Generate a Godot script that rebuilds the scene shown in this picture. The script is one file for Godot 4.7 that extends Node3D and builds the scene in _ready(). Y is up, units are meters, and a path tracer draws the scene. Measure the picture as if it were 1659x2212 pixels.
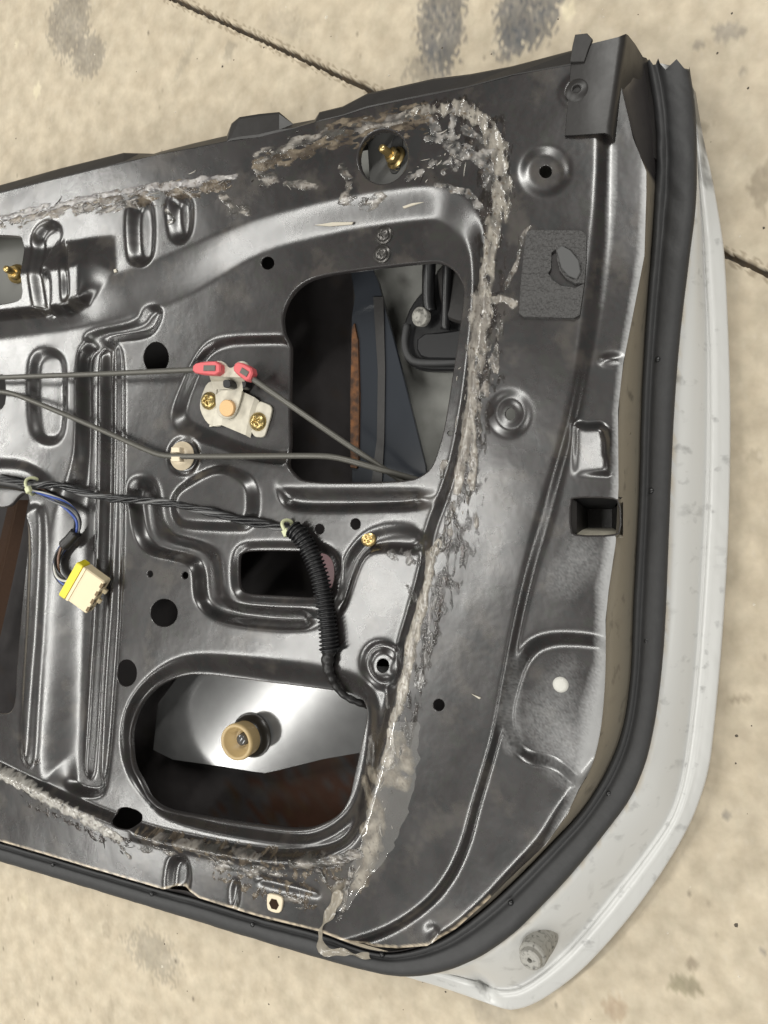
extends Node3D
# A car door stripped of its trim, lying on its outer skin on a concrete garage floor, seen from above.
# Drafting unit: points are measured on a 1659 x 2212 plan of the view and set down at their real height with P().

const FOCAL := 1663.0
const CX := 829.5
const CY := 1106.0
const TILT := 0.4189
const CAMH := 0.68
const HP := 0.10          # height of the central plate of the inner panel above the floor
const CELL := 0.0012
const X0 := -0.83
const Z0 := -0.47
const NX := 680
const NZ := 770

var H := PackedFloat32Array()
var SOLID := PackedFloat32Array()
var RIM := PackedFloat32Array()
var n_fine := FastNoiseLite.new()
var n_mid := FastNoiseLite.new()
var n_big := FastNoiseLite.new()
var M := {}
var door: Node3D

# ------------------------------------------------------------------ plan to world
func P(px: float, py: float, h: float) -> Vector3:
	var a := (px - CX) / FOCAL
	var b := (CY - py) / FOCAL
	var d := Vector3(-sin(TILT) + a * cos(TILT), -cos(TILT) - a * sin(TILT), -b)
	var t := (h - CAMH) / d.y
	return Vector3(d.x * t, h, d.z * t)

func Q(px: float, py: float, h := HP) -> Vector2:
	var p := P(px, py, h)
	return Vector2(p.x, p.z)

func chaikin(pts: Array, times: int, closed: bool) -> Array:
	var cur := pts
	for k in times:
		var nxt := []
		var n := cur.size()
		if not closed:
			nxt.append(cur[0])
		for i in (n if closed else n - 1):
			var a = cur[i]
			var b = cur[(i + 1) % n]
			nxt.append(a * 0.75 + b * 0.25)
			nxt.append(a * 0.25 + b * 0.75)
		if not closed:
			nxt.append(cur[n - 1])
		cur = nxt
	return cur

func poly(pts: Array, lev := 0.0, rounds := 2) -> PackedVector2Array:
	var v := []
	for p in pts:
		v.append(Vector2(p[0], p[1]))
	v = chaikin(v, rounds, true)
	var out := PackedVector2Array()
	for p in v:
		out.append(Q(p.x, p.y, HP + lev * 0.001))
	return out

func ell(px: float, py: float, rx: float, ry: float, turn := 0.0, n := 28) -> Array:
	var out := []
	for i in n:
		var a := TAU * i / n
		var v := Vector2(cos(a) * rx, sin(a) * ry).rotated(turn)
		out.append([px + v.x, py + v.y])
	return out

# resampled smooth line through [px, py, h_mm] rows, as plan points
func line(pts: Array, n: int, rounds := 2) -> Array:
	var v := []
	for p in pts:
		v.append(Vector3(p[0], p[1], p[2]))
	v = chaikin(v, rounds, false)
	var acc := [0.0]
	for i in range(1, v.size()):
		acc.append(acc[i - 1] + Vector2(v[i].x - v[i - 1].x, v[i].y - v[i - 1].y).length())
	var out := []
	var k := 0
	for i in n:
		var s: float = acc[-1] * i / (n - 1)
		while k < v.size() - 2 and acc[k + 1] < s:
			k += 1
		var span: float = maxf(acc[k + 1] - acc[k], 1e-6)
		out.append(v[k].lerp(v[k + 1], clampf((s - acc[k]) / span, 0.0, 1.0)))
	return out

func to_world(l: Array) -> PackedVector3Array:
	var out := PackedVector3Array()
	for p in l:
		out.append(P(p.x, p.y, HP + p.z * 0.001))
	return out

# ------------------------------------------------------------------ height field of the pressed inner panel
func gi(x: float) -> int:
	return clampi(int(floor((x - X0) / CELL)), 0, NX - 1)

func gj(z: float) -> int:
	return clampi(int(floor((z - Z0) / CELL)), 0, NZ - 1)

func bbox(p: PackedVector2Array, band: float) -> Array:
	var lo := p[0]
	var hi := p[0]
	for q in p:
		lo = lo.min(q)
		hi = hi.max(q)
	return [gi(lo.x - band), gj(lo.y - band), gi(hi.x + band) + 1, gj(hi.y + band) + 1]

# signed distance (inside positive) to a closed outline, clamped to +-band
func sdf(p: PackedVector2Array, band: float, box: Array) -> PackedFloat32Array:
	var i0: int = box[0]
	var j0: int = box[1]
	var i1: int = mini(box[2], NX - 1)
	var j1: int = mini(box[3], NZ - 1)
	var w := i1 - i0 + 1
	var h := j1 - j0 + 1
	var d := PackedFloat32Array()
	d.resize(w * h)
	d.fill(band * band)
	var n := p.size()
	for s in n:
		var a := p[s]
		var b := p[(s + 1) % n]
		var ax := a.x
		var az := a.y
		var ex := b.x - ax
		var ez := b.y - az
		var inv := 1.0 / maxf(ex * ex + ez * ez, 1e-12)
		var c0 := maxi(i0, gi(minf(ax, b.x) - band))
		var c1 := mini(i1, gi(maxf(ax, b.x) + band) + 1)
		var r0 := maxi(j0, gj(minf(az, b.y) - band))
		var r1 := mini(j1, gj(maxf(az, b.y) + band) + 1)
		for j in range(r0, r1 + 1):
			var dz := Z0 + j * CELL - az
			var row := (j - j0) * w - i0
			for i in range(c0, c1 + 1):
				var dx := X0 + i * CELL - ax
				var t := clampf((dx * ex + dz * ez) * inv, 0.0, 1.0)
				var fx := dx - ex * t
				var fz := dz - ez * t
				var q := fx * fx + fz * fz
				if q < d[row + i]:
					d[row + i] = q
	for j in h:
		var z := Z0 + (j + j0) * CELL
		var xs := []
		for s in n:
			var a := p[s]
			var b := p[(s + 1) % n]
			if (a.y > z) != (b.y > z):
				xs.append(a.x + (z - a.y) / (b.y - a.y) * (b.x - a.x))
		xs.sort()
		var k := 0
		var inside := false
		for i in w:
			var x := X0 + (i + i0) * CELL
			while k < xs.size() and xs[k] < x:
				inside = not inside
				k += 1
			var q := sqrt(d[j * w + i])
			d[j * w + i] = q if inside else -q
	return d

func press(p: PackedVector2Array, depth: float, wall: float) -> void:
	var band := wall * 0.5 + CELL * 2
	var b := bbox(p, band)
	var d := sdf(p, band, b)
	var i1: int = mini(b[2], NX - 1)
	var j1: int = mini(b[3], NZ - 1)
	var w: int = i1 - b[0] + 1
	for j in range(b[1], j1 + 1):
		for i in range(b[0], i1 + 1):
			var t := clampf(d[(j - b[1]) * w + i - b[0]] / wall + 0.5, 0.0, 1.0)
			H[j * NX + i] += depth * t * t * (3.0 - 2.0 * t)

func press2(outer: PackedVector2Array, inner: PackedVector2Array, depth: float, crisp := 0.0) -> void:
	var b := bbox(outer, CELL * 2)
	var d1 := sdf(outer, 0.06, b)
	var d2 := sdf(inner, 0.06, b)
	var i1: int = mini(b[2], NX - 1)
	var j1: int = mini(b[3], NZ - 1)
	var w: int = i1 - b[0] + 1
	for j in range(b[1], j1 + 1):
		for i in range(b[0], i1 + 1):
			var k: int = (j - b[1]) * w + i - b[0]
			var t := 0.0
			if d2[k] >= 0.0:
				t = 1.0
			elif d1[k] > 0.0:
				t = d1[k] / (d1[k] - d2[k])
				t = lerpf(t * t * (3.0 - 2.0 * t), t, crisp)
			H[j * NX + i] += depth * t

func boss(px: float, py: float, r_mm: float, w_mm: float, depth: float, lev := 0.0) -> void:
	var c := Q(px, py, HP + lev)
	var r := r_mm * 0.001
	var w := w_mm * 0.001
	for j in range(gj(c.y - r - w), gj(c.y + r + w) + 2):
		for i in range(gi(c.x - r - w), gi(c.x + r + w) + 2):
			var q := Vector2(X0 + i * CELL, Z0 + j * CELL).distance_to(c)
			var t := clampf(1.0 - absf(q - r) / w, 0.0, 1.0)
			H[j * NX + i] += depth * t * t * (3.0 - 2.0 * t)

# a flat patch struck at a slant
func facet(p: PackedVector2Array, gx: float, gz: float) -> void:
	var b := bbox(p, CELL * 2)
	var d := sdf(p, CELL * 2, b)
	var i1: int = mini(b[2], NX - 1)
	var j1: int = mini(b[3], NZ - 1)
	var w: int = i1 - b[0] + 1
	for j in range(b[1], j1 + 1):
		for i in range(b[0], i1 + 1):
			if d[(j - b[1]) * w + i - b[0]] > 0.0:
				H[j * NX + i] += maxf(0.0, (i - b[0]) * CELL * gx + (j1 - j) * CELL * gz)

func dent(px: float, py: float, r_mm: float, depth: float) -> void:
	var c := Q(px, py, HP + 0.01)
	var r := r_mm * 0.001
	for j in range(gj(c.y - r), gj(c.y + r) + 2):
		for i in range(gi(c.x - r), gi(c.x + r) + 2):
			var q := Vector2(X0 + i * CELL, Z0 + j * CELL).distance_to(c) / r
			if q < 1.0:
				H[j * NX + i] += depth * (1.0 - q * q) * (1.0 - q * q)

func blur() -> void:
	var t := H.duplicate()
	for j in NZ:
		for i in range(1, NX - 1):
			var k := j * NX + i
			t[k] = (H[k - 1] + 2.0 * H[k] + H[k + 1]) * 0.25
	for j in range(1, NZ - 1):
		for i in NX:
			var k := j * NX + i
			H[k] = (t[k - NX] + 2.0 * t[k] + t[k + NX]) * 0.25

func cut(p: PackedVector2Array) -> void:
	var b := bbox(p, CELL * 3)
	var d := sdf(p, CELL * 3, b)
	var i1: int = mini(b[2], NX - 1)
	var j1: int = mini(b[3], NZ - 1)
	var w: int = i1 - b[0] + 1
	for j in range(b[1], j1 + 1):
		for i in range(b[0], i1 + 1):
			var k := j * NX + i
			SOLID[k] = minf(SOLID[k], -d[(j - b[1]) * w + i - b[0]])

func hs(x: float, z: float) -> float:
	var fx := clampf((x - X0) / CELL, 0.0, NX - 1.001)
	var fz := clampf((z - Z0) / CELL, 0.0, NZ - 1.001)
	var i := int(fx)
	var j := int(fz)
	var u := fx - i
	var v := fz - j
	var k := j * NX + i
	return HP + lerpf(lerpf(H[k], H[k + 1], u), lerpf(H[k + NX], H[k + NX + 1], u), v)

# the point of the panel's surface seen at a plan position
func on_panel(px: float, py: float, up := 0.0) -> Vector3:
	var h := HP
	for k in 4:
		var q := Q(px, py, h)
		h = hs(q.x, q.y) + up
	return P(px, py, h)

# ------------------------------------------------------------------ meshes
func mesh_of(v: PackedVector3Array, nr: PackedVector3Array, idx: PackedInt32Array, col := PackedColorArray(), uv := PackedVector2Array()) -> ArrayMesh:
	var a := []
	a.resize(Mesh.ARRAY_MAX)
	a[Mesh.ARRAY_VERTEX] = v
	a[Mesh.ARRAY_NORMAL] = nr
	a[Mesh.ARRAY_INDEX] = idx
	if col.size():
		a[Mesh.ARRAY_COLOR] = col
	if uv.size():
		a[Mesh.ARRAY_TEX_UV] = uv
	var m := ArrayMesh.new()
	m.add_surface_from_arrays(Mesh.PRIMITIVE_TRIANGLES, a)
	return m

# a sheet through rows of points (all of one length); smooth normals
func sheet(rows: Array, wrap := false, col := PackedColorArray(), flat := false) -> ArrayMesh:
	var st := SurfaceTool.new()
	st.begin(Mesh.PRIMITIVE_TRIANGLES)
	add_sheet(st, rows, wrap, col, flat)
	st.generate_normals()
	return st.commit()

func add_sheet(st: SurfaceTool, rows: Array, wrap := false, col := PackedColorArray(), flat := false, group := 0) -> void:
	var n: int = rows[0].size()
	st.set_smooth_group(-1 if flat else group)
	for r in rows.size() - 1:
		for i in (n if wrap else n - 1):
			var k := (i + 1) % n
			var ids := [[r, i], [r + 1, i], [r + 1, k], [r, i], [r + 1, k], [r, k]]
			var a: Vector3 = rows[r][i]
			var c: Vector3 = rows[r + 1][k]
			if a.distance_squared_to(c) < 1e-16:
				continue
			for q in ids:
				if col.size():
					st.set_color(col[q[0] * n + q[1]])
				st.add_vertex(rows[q[0]][q[1]])

func frame(path: PackedVector3Array, i: int) -> Basis:
	var t := (path[mini(i + 1, path.size() - 1)] - path[maxi(i - 1, 0)]).normalized()
	var up := Vector3.UP if absf(t.y) < 0.95 else Vector3.RIGHT
	var s := t.cross(up).normalized()
	return Basis(s, s.cross(t).normalized(), t)

func smooth3(pts: Array, n: int) -> PackedVector3Array:
	var v := chaikin(pts, 3, false)
	var acc := [0.0]
	for i in range(1, v.size()):
		acc.append(acc[i - 1] + v[i].distance_to(v[i - 1]))
	var out := PackedVector3Array()
	var k := 0
	for i in n:
		var s: float = acc[-1] * i / (n - 1)
		while k < v.size() - 2 and acc[k + 1] < s:
			k += 1
		out.append(v[k].lerp(v[k + 1], clampf((s - acc[k]) / maxf(acc[k + 1] - acc[k], 1e-9), 0, 1)))
	return out

func add_tube(st: SurfaceTool, path: PackedVector3Array, rad: Callable, sides := 10, cap := true) -> void:
	var rows := []
	for i in path.size():
		var b := frame(path, i)
		var r: float = rad.call(float(i) / (path.size() - 1))
		var ring := PackedVector3Array()
		for k in sides:
			var a := TAU * k / sides
			ring.append(path[i] + (b.x * cos(a) + b.y * sin(a)) * r)
		rows.append(ring)
	if cap:
		for e in [0, rows.size() - 1]:
			var c := PackedVector3Array()
			for k in sides:
				c.append(path[0] if e == 0 else path[path.size() - 1])
			if e == 0:
				rows.push_front(c)
			else:
				rows.append(c)
	add_sheet(st, rows, true, PackedColorArray(), false, 1)

func tube(path: PackedVector3Array, r: float, sides := 10) -> ArrayMesh:
	var st := SurfaceTool.new()
	st.begin(Mesh.PRIMITIVE_TRIANGLES)
	add_tube(st, path, func(_t): return r, sides)
	st.generate_normals()
	return st.commit()

# turned shape: profile of Vector2(radius, height) along axis
func lathe(prof: Array, at: Vector3, axis := Vector3.UP, sides := 24, crease := false) -> ArrayMesh:
	var st := SurfaceTool.new()
	st.begin(Mesh.PRIMITIVE_TRIANGLES)
	add_lathe(st, prof, at, axis, sides, crease)
	st.generate_normals()
	return st.commit()

func add_lathe(st: SurfaceTool, prof: Array, at: Vector3, axis := Vector3.UP, sides := 24, crease := false) -> void:
	var y := axis.normalized()
	var x := y.cross(Vector3(0, 0, 1) if absf(y.z) < 0.9 else Vector3(1, 0, 0)).normalized()
	var z := x.cross(y)
	var rows := []
	for p in prof:
		var ring := PackedVector3Array()
		for k in sides:
			var a := TAU * k / sides
			ring.append(at + (x * cos(a) + z * sin(a)) * p.x + y * p.y)
		rows.append(ring)
	if crease:
		for r in rows.size() - 1:
			add_sheet(st, [rows[r], rows[r + 1]], true, PackedColorArray(), false, r + 1)
	else:
		add_sheet(st, rows, true, PackedColorArray(), false, 1)

# a plate with rounded upper edge: outline in the plane of basis b at o
func add_plate(st: SurfaceTool, outline: Array, thick: float, o: Transform3D, bevel := 0.0004) -> void:
	var pts := PackedVector2Array()
	for p in outline:
		pts.append(p)
	if Geometry2D.is_polygon_clockwise(pts):
		pts.reverse()
	var ins := pts
	var off := Geometry2D.offset_polygon(pts, -bevel)
	var n := pts.size()
	var top := PackedVector3Array()
	var mid := PackedVector3Array()
	var low := PackedVector3Array()
	var cen := Vector2.ZERO
	for p in pts:
		cen += p / n
	for p in pts:
		var q := p + (cen - p).normalized() * bevel
		top.append(o * Vector3(q.x, thick, q.y))
		mid.append(o * Vector3(p.x, thick - bevel, p.y))
		low.append(o * Vector3(p.x, 0, p.y))
	add_sheet(st, [top, mid], true, PackedColorArray(), true)
	add_sheet(st, [mid, low], true, PackedColorArray(), true)
	var tri := Geometry2D.triangulate_polygon(pts)
	st.set_smooth_group(-1)
	for k in range(0, tri.size(), 3):
		for q in [0, 2, 1]:
			st.add_vertex(top[tri[k + q]])
		for q in [0, 1, 2]:
			st.add_vertex(low[tri[k + q]])

func plate(outline: Array, thick: float, o := Transform3D.IDENTITY, bevel := 0.0004) -> ArrayMesh:
	var st := SurfaceTool.new()
	st.begin(Mesh.PRIMITIVE_TRIANGLES)
	add_plate(st, outline, thick, o, bevel)
	st.generate_normals()
	return st.commit()

# a plate given by plan points, standing at height h_mm above the central plate
func plan_plate(pts: Array, h_mm: float, thick: float, rounds := 1, bevel := 0.0005) -> ArrayMesh:
	var v := []
	for p in pts:
		v.append(Vector2(p[0], p[1]))
	if rounds:
		v = chaikin(v, rounds, true)
	var out := []
	for p in v:
		out.append(Q(p.x, p.y, HP + h_mm * 0.001))
	return plate(out, thick, Transform3D(Basis(), Vector3(0, HP + h_mm * 0.001 - thick, 0)), bevel)

func put(called: String, m: Mesh, mt: Material, parent: Node = null) -> MeshInstance3D:
	var o := MeshInstance3D.new()
	o.name = called
	o.mesh = m
	o.material_override = mt
	var par: Node = parent if parent else self
	par.add_child(o, true)
	if par != self and par.get_parent() == self and not par is MeshInstance3D:
		o.position = -(par as Node3D).position
	return o

func thing(called: String, label: String, category: String, at: Vector3, group := "") -> Node3D:
	var o := Node3D.new()
	o.name = called
	add_child(o, true)
	o.position = at
	o.set_meta("label", label)
	o.set_meta("category", category)
	if group:
		o.set_meta("group", group)
	return o

# ------------------------------------------------------------------ materials
func noise_tex(freq: float, lo: Color, hi: Color, size := 512, kind := FastNoiseLite.TYPE_SIMPLEX_SMOOTH, oct := 5, normal := false, sd := 1, mid := -1.0) -> NoiseTexture2D:
	var n := FastNoiseLite.new()
	n.seed = sd
	n.noise_type = kind
	n.frequency = freq
	n.fractal_octaves = oct
	var t := NoiseTexture2D.new()
	t.width = size
	t.height = size
	t.seamless = true
	t.noise = n
	if normal:
		t.as_normal_map = true
		t.bump_strength = 4.0
	else:
		var g := Gradient.new()
		g.set_color(0, lo)
		g.set_color(1, hi)
		if mid >= 0.0:
			g.set_offset(0, mid - 0.15)
			g.set_offset(1, mid + 0.15)
		t.color_ramp = g
	return t

func mat(called: String, c: Color, rough: float, metal := 0.0, vc := false) -> StandardMaterial3D:
	var m := StandardMaterial3D.new()
	m.resource_name = called
	m.albedo_color = c.linear_to_srgb()
	m.roughness = rough
	m.metallic = metal
	m.vertex_color_use_as_albedo = vc
	M[called] = m
	return m

func textured(m: StandardMaterial3D, metres: float, albedo: Texture2D = null, rough: Texture2D = null, bump: Texture2D = null, bump_cm := 0.0) -> void:
	m.uv1_triplanar = true
	m.uv1_world_triplanar = true
	m.uv1_scale = Vector3.ONE / metres
	if albedo:
		m.albedo_texture = albedo
	if rough:
		m.roughness_texture = rough
		m.roughness_texture_channel = BaseMaterial3D.TEXTURE_CHANNEL_RED
	if bump:
		m.heightmap_enabled = true
		m.heightmap_texture = bump
		m.heightmap_scale = bump_cm

func make_materials() -> void:
	var grey := func(v: float): return Color(v, v, v)
	var mottle := noise_tex(0.012, grey.call(0.90), grey.call(1.0), 1024, FastNoiseLite.TYPE_SIMPLEX_SMOOTH, 6, false, 3)
	var rough_a := noise_tex(0.006, grey.call(0.78), grey.call(1.0), 1024, FastNoiseLite.TYPE_SIMPLEX_SMOOTH, 6, false, 5)
	var peel := noise_tex(0.06, Color.BLACK, Color.WHITE, 512, FastNoiseLite.TYPE_SIMPLEX_SMOOTH, 2, false, 8)
	var leather := noise_tex(0.07, Color.BLACK, Color.WHITE, 512, FastNoiseLite.TYPE_CELLULAR, 2, false, 12)
	var grit := noise_tex(0.05, grey.call(0.7), grey.call(1.0), 1024, FastNoiseLite.TYPE_SIMPLEX_SMOOTH, 6, false, 21)
	var m := mat("panel_paint", Color.WHITE, 0.31, 0.0, true)
	m.metallic_specular = 0.62
	m.clearcoat_enabled = true
	m.clearcoat = 0.6
	m.clearcoat_roughness = 0.24
	textured(m, 0.30, mottle, rough_a, peel, 0.006)
	m = mat("white_paint", Color(1, 1, 1), 0.34, 0.0, true)
	textured(m, 0.30, noise_tex(0.012, grey.call(0.6), grey.call(1.0), 1024, FastNoiseLite.TYPE_SIMPLEX_SMOOTH, 7, false, 31, 0.10), rough_a)
	m = mat("rubber", Color(0.036, 0.036, 0.037), 0.6)
	textured(m, 0.12, mottle, null, peel, 0.01)
	m = mat("inside_paint", Color.WHITE, 0.6, 0.0, true)
	m.metallic_specular = 0.2
	textured(m, 0.25, mottle, rough_a)
	m = mat("strap_paint", Color(0.024, 0.022, 0.021), 0.5, 0.0)
	textured(m, 0.2, mottle, rough_a, peel, 0.006)
	m = mat("goo", Color.WHITE, 0.13, 0.0, true)
	var speck := noise_tex(0.02, grey.call(0.85), grey.call(1.0), 256, FastNoiseLite.TYPE_SIMPLEX_SMOOTH, 4, false, 44)
	m.transparency = BaseMaterial3D.TRANSPARENCY_ALPHA
	textured(m, 0.05, speck, null, noise_tex(0.03, Color.BLACK, Color.WHITE, 512, FastNoiseLite.TYPE_SIMPLEX_SMOOTH, 4, false, 41), 0.022)
	m = mat("residue", Color.WHITE, 0.14, 0.0, true)
	m.transparency = BaseMaterial3D.TRANSPARENCY_ALPHA
	textured(m, 0.04, speck, null, noise_tex(0.03, Color.BLACK, Color.WHITE, 512, FastNoiseLite.TYPE_SIMPLEX_SMOOTH, 4, false, 43), 0.02)
	m = mat("concrete", Color.WHITE, 0.62, 0.0, true)
	textured(m, 0.35, noise_tex(0.012, Color(0.85, 0.84, 0.825), Color(1, 1, 1), 1024, FastNoiseLite.TYPE_SIMPLEX_SMOOTH, 9, false, 51))
	m = mat("rod_steel", Color(0.13, 0.125, 0.11), 0.45, 0.3)
	textured(m, 0.05, mottle)
	m = mat("cream_plate", Color(0.62, 0.58, 0.48), 0.38, 0.15)
	textured(m, 0.06, noise_tex(0.02, grey.call(0.86), grey.call(1.0), 256, FastNoiseLite.TYPE_SIMPLEX_SMOOTH, 5, false, 61))
	mat("brass", Color(0.50, 0.38, 0.16), 0.30, 0.85)
	textured(M.brass, 0.02, mottle)
	mat("gold_zinc", Color(0.62, 0.46, 0.20), 0.3, 0.85)
	mat("copper_pin", Color(0.72, 0.46, 0.22), 0.5, 0.2)
	textured(M.copper_pin, 0.015, mottle)
	mat("red_clip", Color(0.62, 0.11, 0.12), 0.45)
	mat("black_plastic", Color(0.012, 0.012, 0.013), 0.35)
	mat("black_tape", Color(0.014, 0.013, 0.013), 0.4)
	mat("ivory_plastic", Color(0.70, 0.60, 0.44), 0.42)
	mat("connector_cream", Color(0.78, 0.66, 0.44), 0.38)
	mat("connector_yellow", Color(0.78, 0.66, 0.03), 0.38)
	mat("slot_shade_bronze", Color(0.14, 0.10, 0.055), 0.4, 0.6)  # dark tone standing for the shade in the plug's slots
	mat("tie_green", Color(0.58, 0.60, 0.38), 0.45)
	mat("wire_black", Color(0.018, 0.018, 0.019), 0.32)
	mat("wire_grey", Color(0.12, 0.12, 0.12), 0.32)
	mat("wire_blue", Color(0.05, 0.09, 0.32), 0.32)
	mat("wire_white", Color(0.55, 0.54, 0.5), 0.35)
	mat("wire_brown", Color(0.16, 0.09, 0.06), 0.35)
	mat("dark_screw", Color(0.09, 0.085, 0.08), 0.32, 0.7)
	mat("galvanised", Color(0.12, 0.12, 0.12), 0.14, 0.4)
	textured(M.galvanised, 0.3, mottle)
	mat("roller_plastic", Color(0.46, 0.34, 0.17), 0.4)
	mat("grease_black", Color(0.02, 0.017, 0.013), 0.3)
	mat("orange_strip", Color(0.20, 0.075, 0.018), 0.6)
	textured(M.orange_strip, 0.05, noise_tex(0.02, grey.call(0.35), grey.call(1.0), 256, FastNoiseLite.TYPE_SIMPLEX_SMOOTH, 5, false, 91))
	mat("rust_brown", Color(0.035, 0.018, 0.010), 0.6)
	M.rust_brown.metallic_specular = 0.2
	textured(M.rust_brown, 0.05, mottle)
	m = mat("glass", Color(0.032, 0.036, 0.043), 0.12)
	m = mat("foam_pad", Color(0.052, 0.050, 0.049), 0.55)
	textured(m, 0.11, null, null, leather, 0.16)
	mat("buffer_rubber", Color(0.34, 0.33, 0.30), 0.65)
	textured(M.buffer_rubber, 0.03, noise_tex(0.02, grey.call(0.4), grey.call(1.0), 256, FastNoiseLite.TYPE_SIMPLEX_SMOOTH, 3, false, 71, 0.25))
	m = mat("film", Color(0.46, 0.41, 0.33), 0.2)
	m.albedo_color.a = 0.62
	m.transparency = BaseMaterial3D.TRANSPARENCY_ALPHA
	textured(m, 0.03, speck)
	m = mat("clear_film", Color(0.8, 0.78, 0.74), 0.08)
	m.albedo_color.a = 0.10
	m.transparency = BaseMaterial3D.TRANSPARENCY_ALPHA
	m = mat("old_tape", Color.WHITE, 0.2, 0.0, true)
	m.transparency = BaseMaterial3D.TRANSPARENCY_ALPHA
	textured(m, 0.05, speck)

# ------------------------------------------------------------------ scene
func _ready() -> void:
	set_the_stage()
	for n in [[n_fine, 900.0, 2], [n_mid, 160.0, 3], [n_big, 28.0, 4]]:
		n[0].noise_type = FastNoiseLite.TYPE_SIMPLEX_SMOOTH
		n[0].frequency = n[1]
		n[0].seed = n[2]
		n[0].fractal_octaves = 3
	make_materials()
	make_floor()
	door = thing("car_door", "stripped dark grey car door shell lying on the concrete floor, white outer skin underneath", "car door", P(830, 1106, 0.0))
	make_panel()
	make_edges()
	make_inside()
	make_sealant()
	make_hardware()
	make_rods()
	make_harness()

func set_the_stage() -> void:
	var cam := Camera3D.new()
	cam.name = "camera"
	add_child(cam)
	cam.position = Vector3(0, CAMH, 0)
	var f := Vector3(-sin(TILT), -cos(TILT), 0)
	cam.basis = Basis(Vector3(cos(TILT), -sin(TILT), 0), Vector3(0, 0, -1), -f)
	cam.fov = rad_to_deg(2.0 * atan(CY / FOCAL))
	cam.near = 0.02
	cam.far = 60.0
	cam.current = true
	var env := Environment.new()
	env.background_mode = Environment.BG_COLOR
	env.background_color = Color(0.28, 0.27, 0.25).linear_to_srgb()
	env.background_energy_multiplier = 0.45
	env.tonemap_mode = Environment.TONE_MAPPER_LINEAR
	env.tonemap_exposure = 1.0
	env.sdfgi_enabled = true
	env.ssao_enabled = true
	env.ssil_enabled = true
	var we := WorldEnvironment.new()
	we.name = "world"
	we.environment = env
	add_child(we)
	# fluorescent battens of the garage ceiling, and one added fill lamp
	lamp(Vector3(-1.85, 2.6, 0.80), Vector2(0.16, 2.7), 5.0, -0.76)
	lamp(Vector3(-3.9, 2.6, -0.70), Vector2(0.40, 2.7), 10.5, -0.76)
	lamp(Vector3(0.9, 2.6, -2.2), Vector2(0.20, 2.7), 8.5, -0.76)  # unseen fill lamp, added to even out the light
	lamp(Vector3(2.6, 2.6, 1.6), Vector2(0.20, 2.7), 4.0, -0.76)
	lamp(Vector3(-0.5, 2.6, 2.1), Vector2(0.20, 2.7), 5.5, -0.76)

func lamp(at: Vector3, size: Vector2, energy: float, turn: float) -> void:
	var l := AreaLight3D.new()
	l.name = "batten_light"
	add_child(l, true)
	l.position = at
	l.basis = Basis(Vector3.UP, turn) * Basis(Vector3.RIGHT, -PI / 2)
	l.area_size = size
	l.light_energy = energy
	l.light_color = Color(1.0, 0.995, 0.975)
	l.shadow_enabled = true
	l.area_range = 12.0

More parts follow.
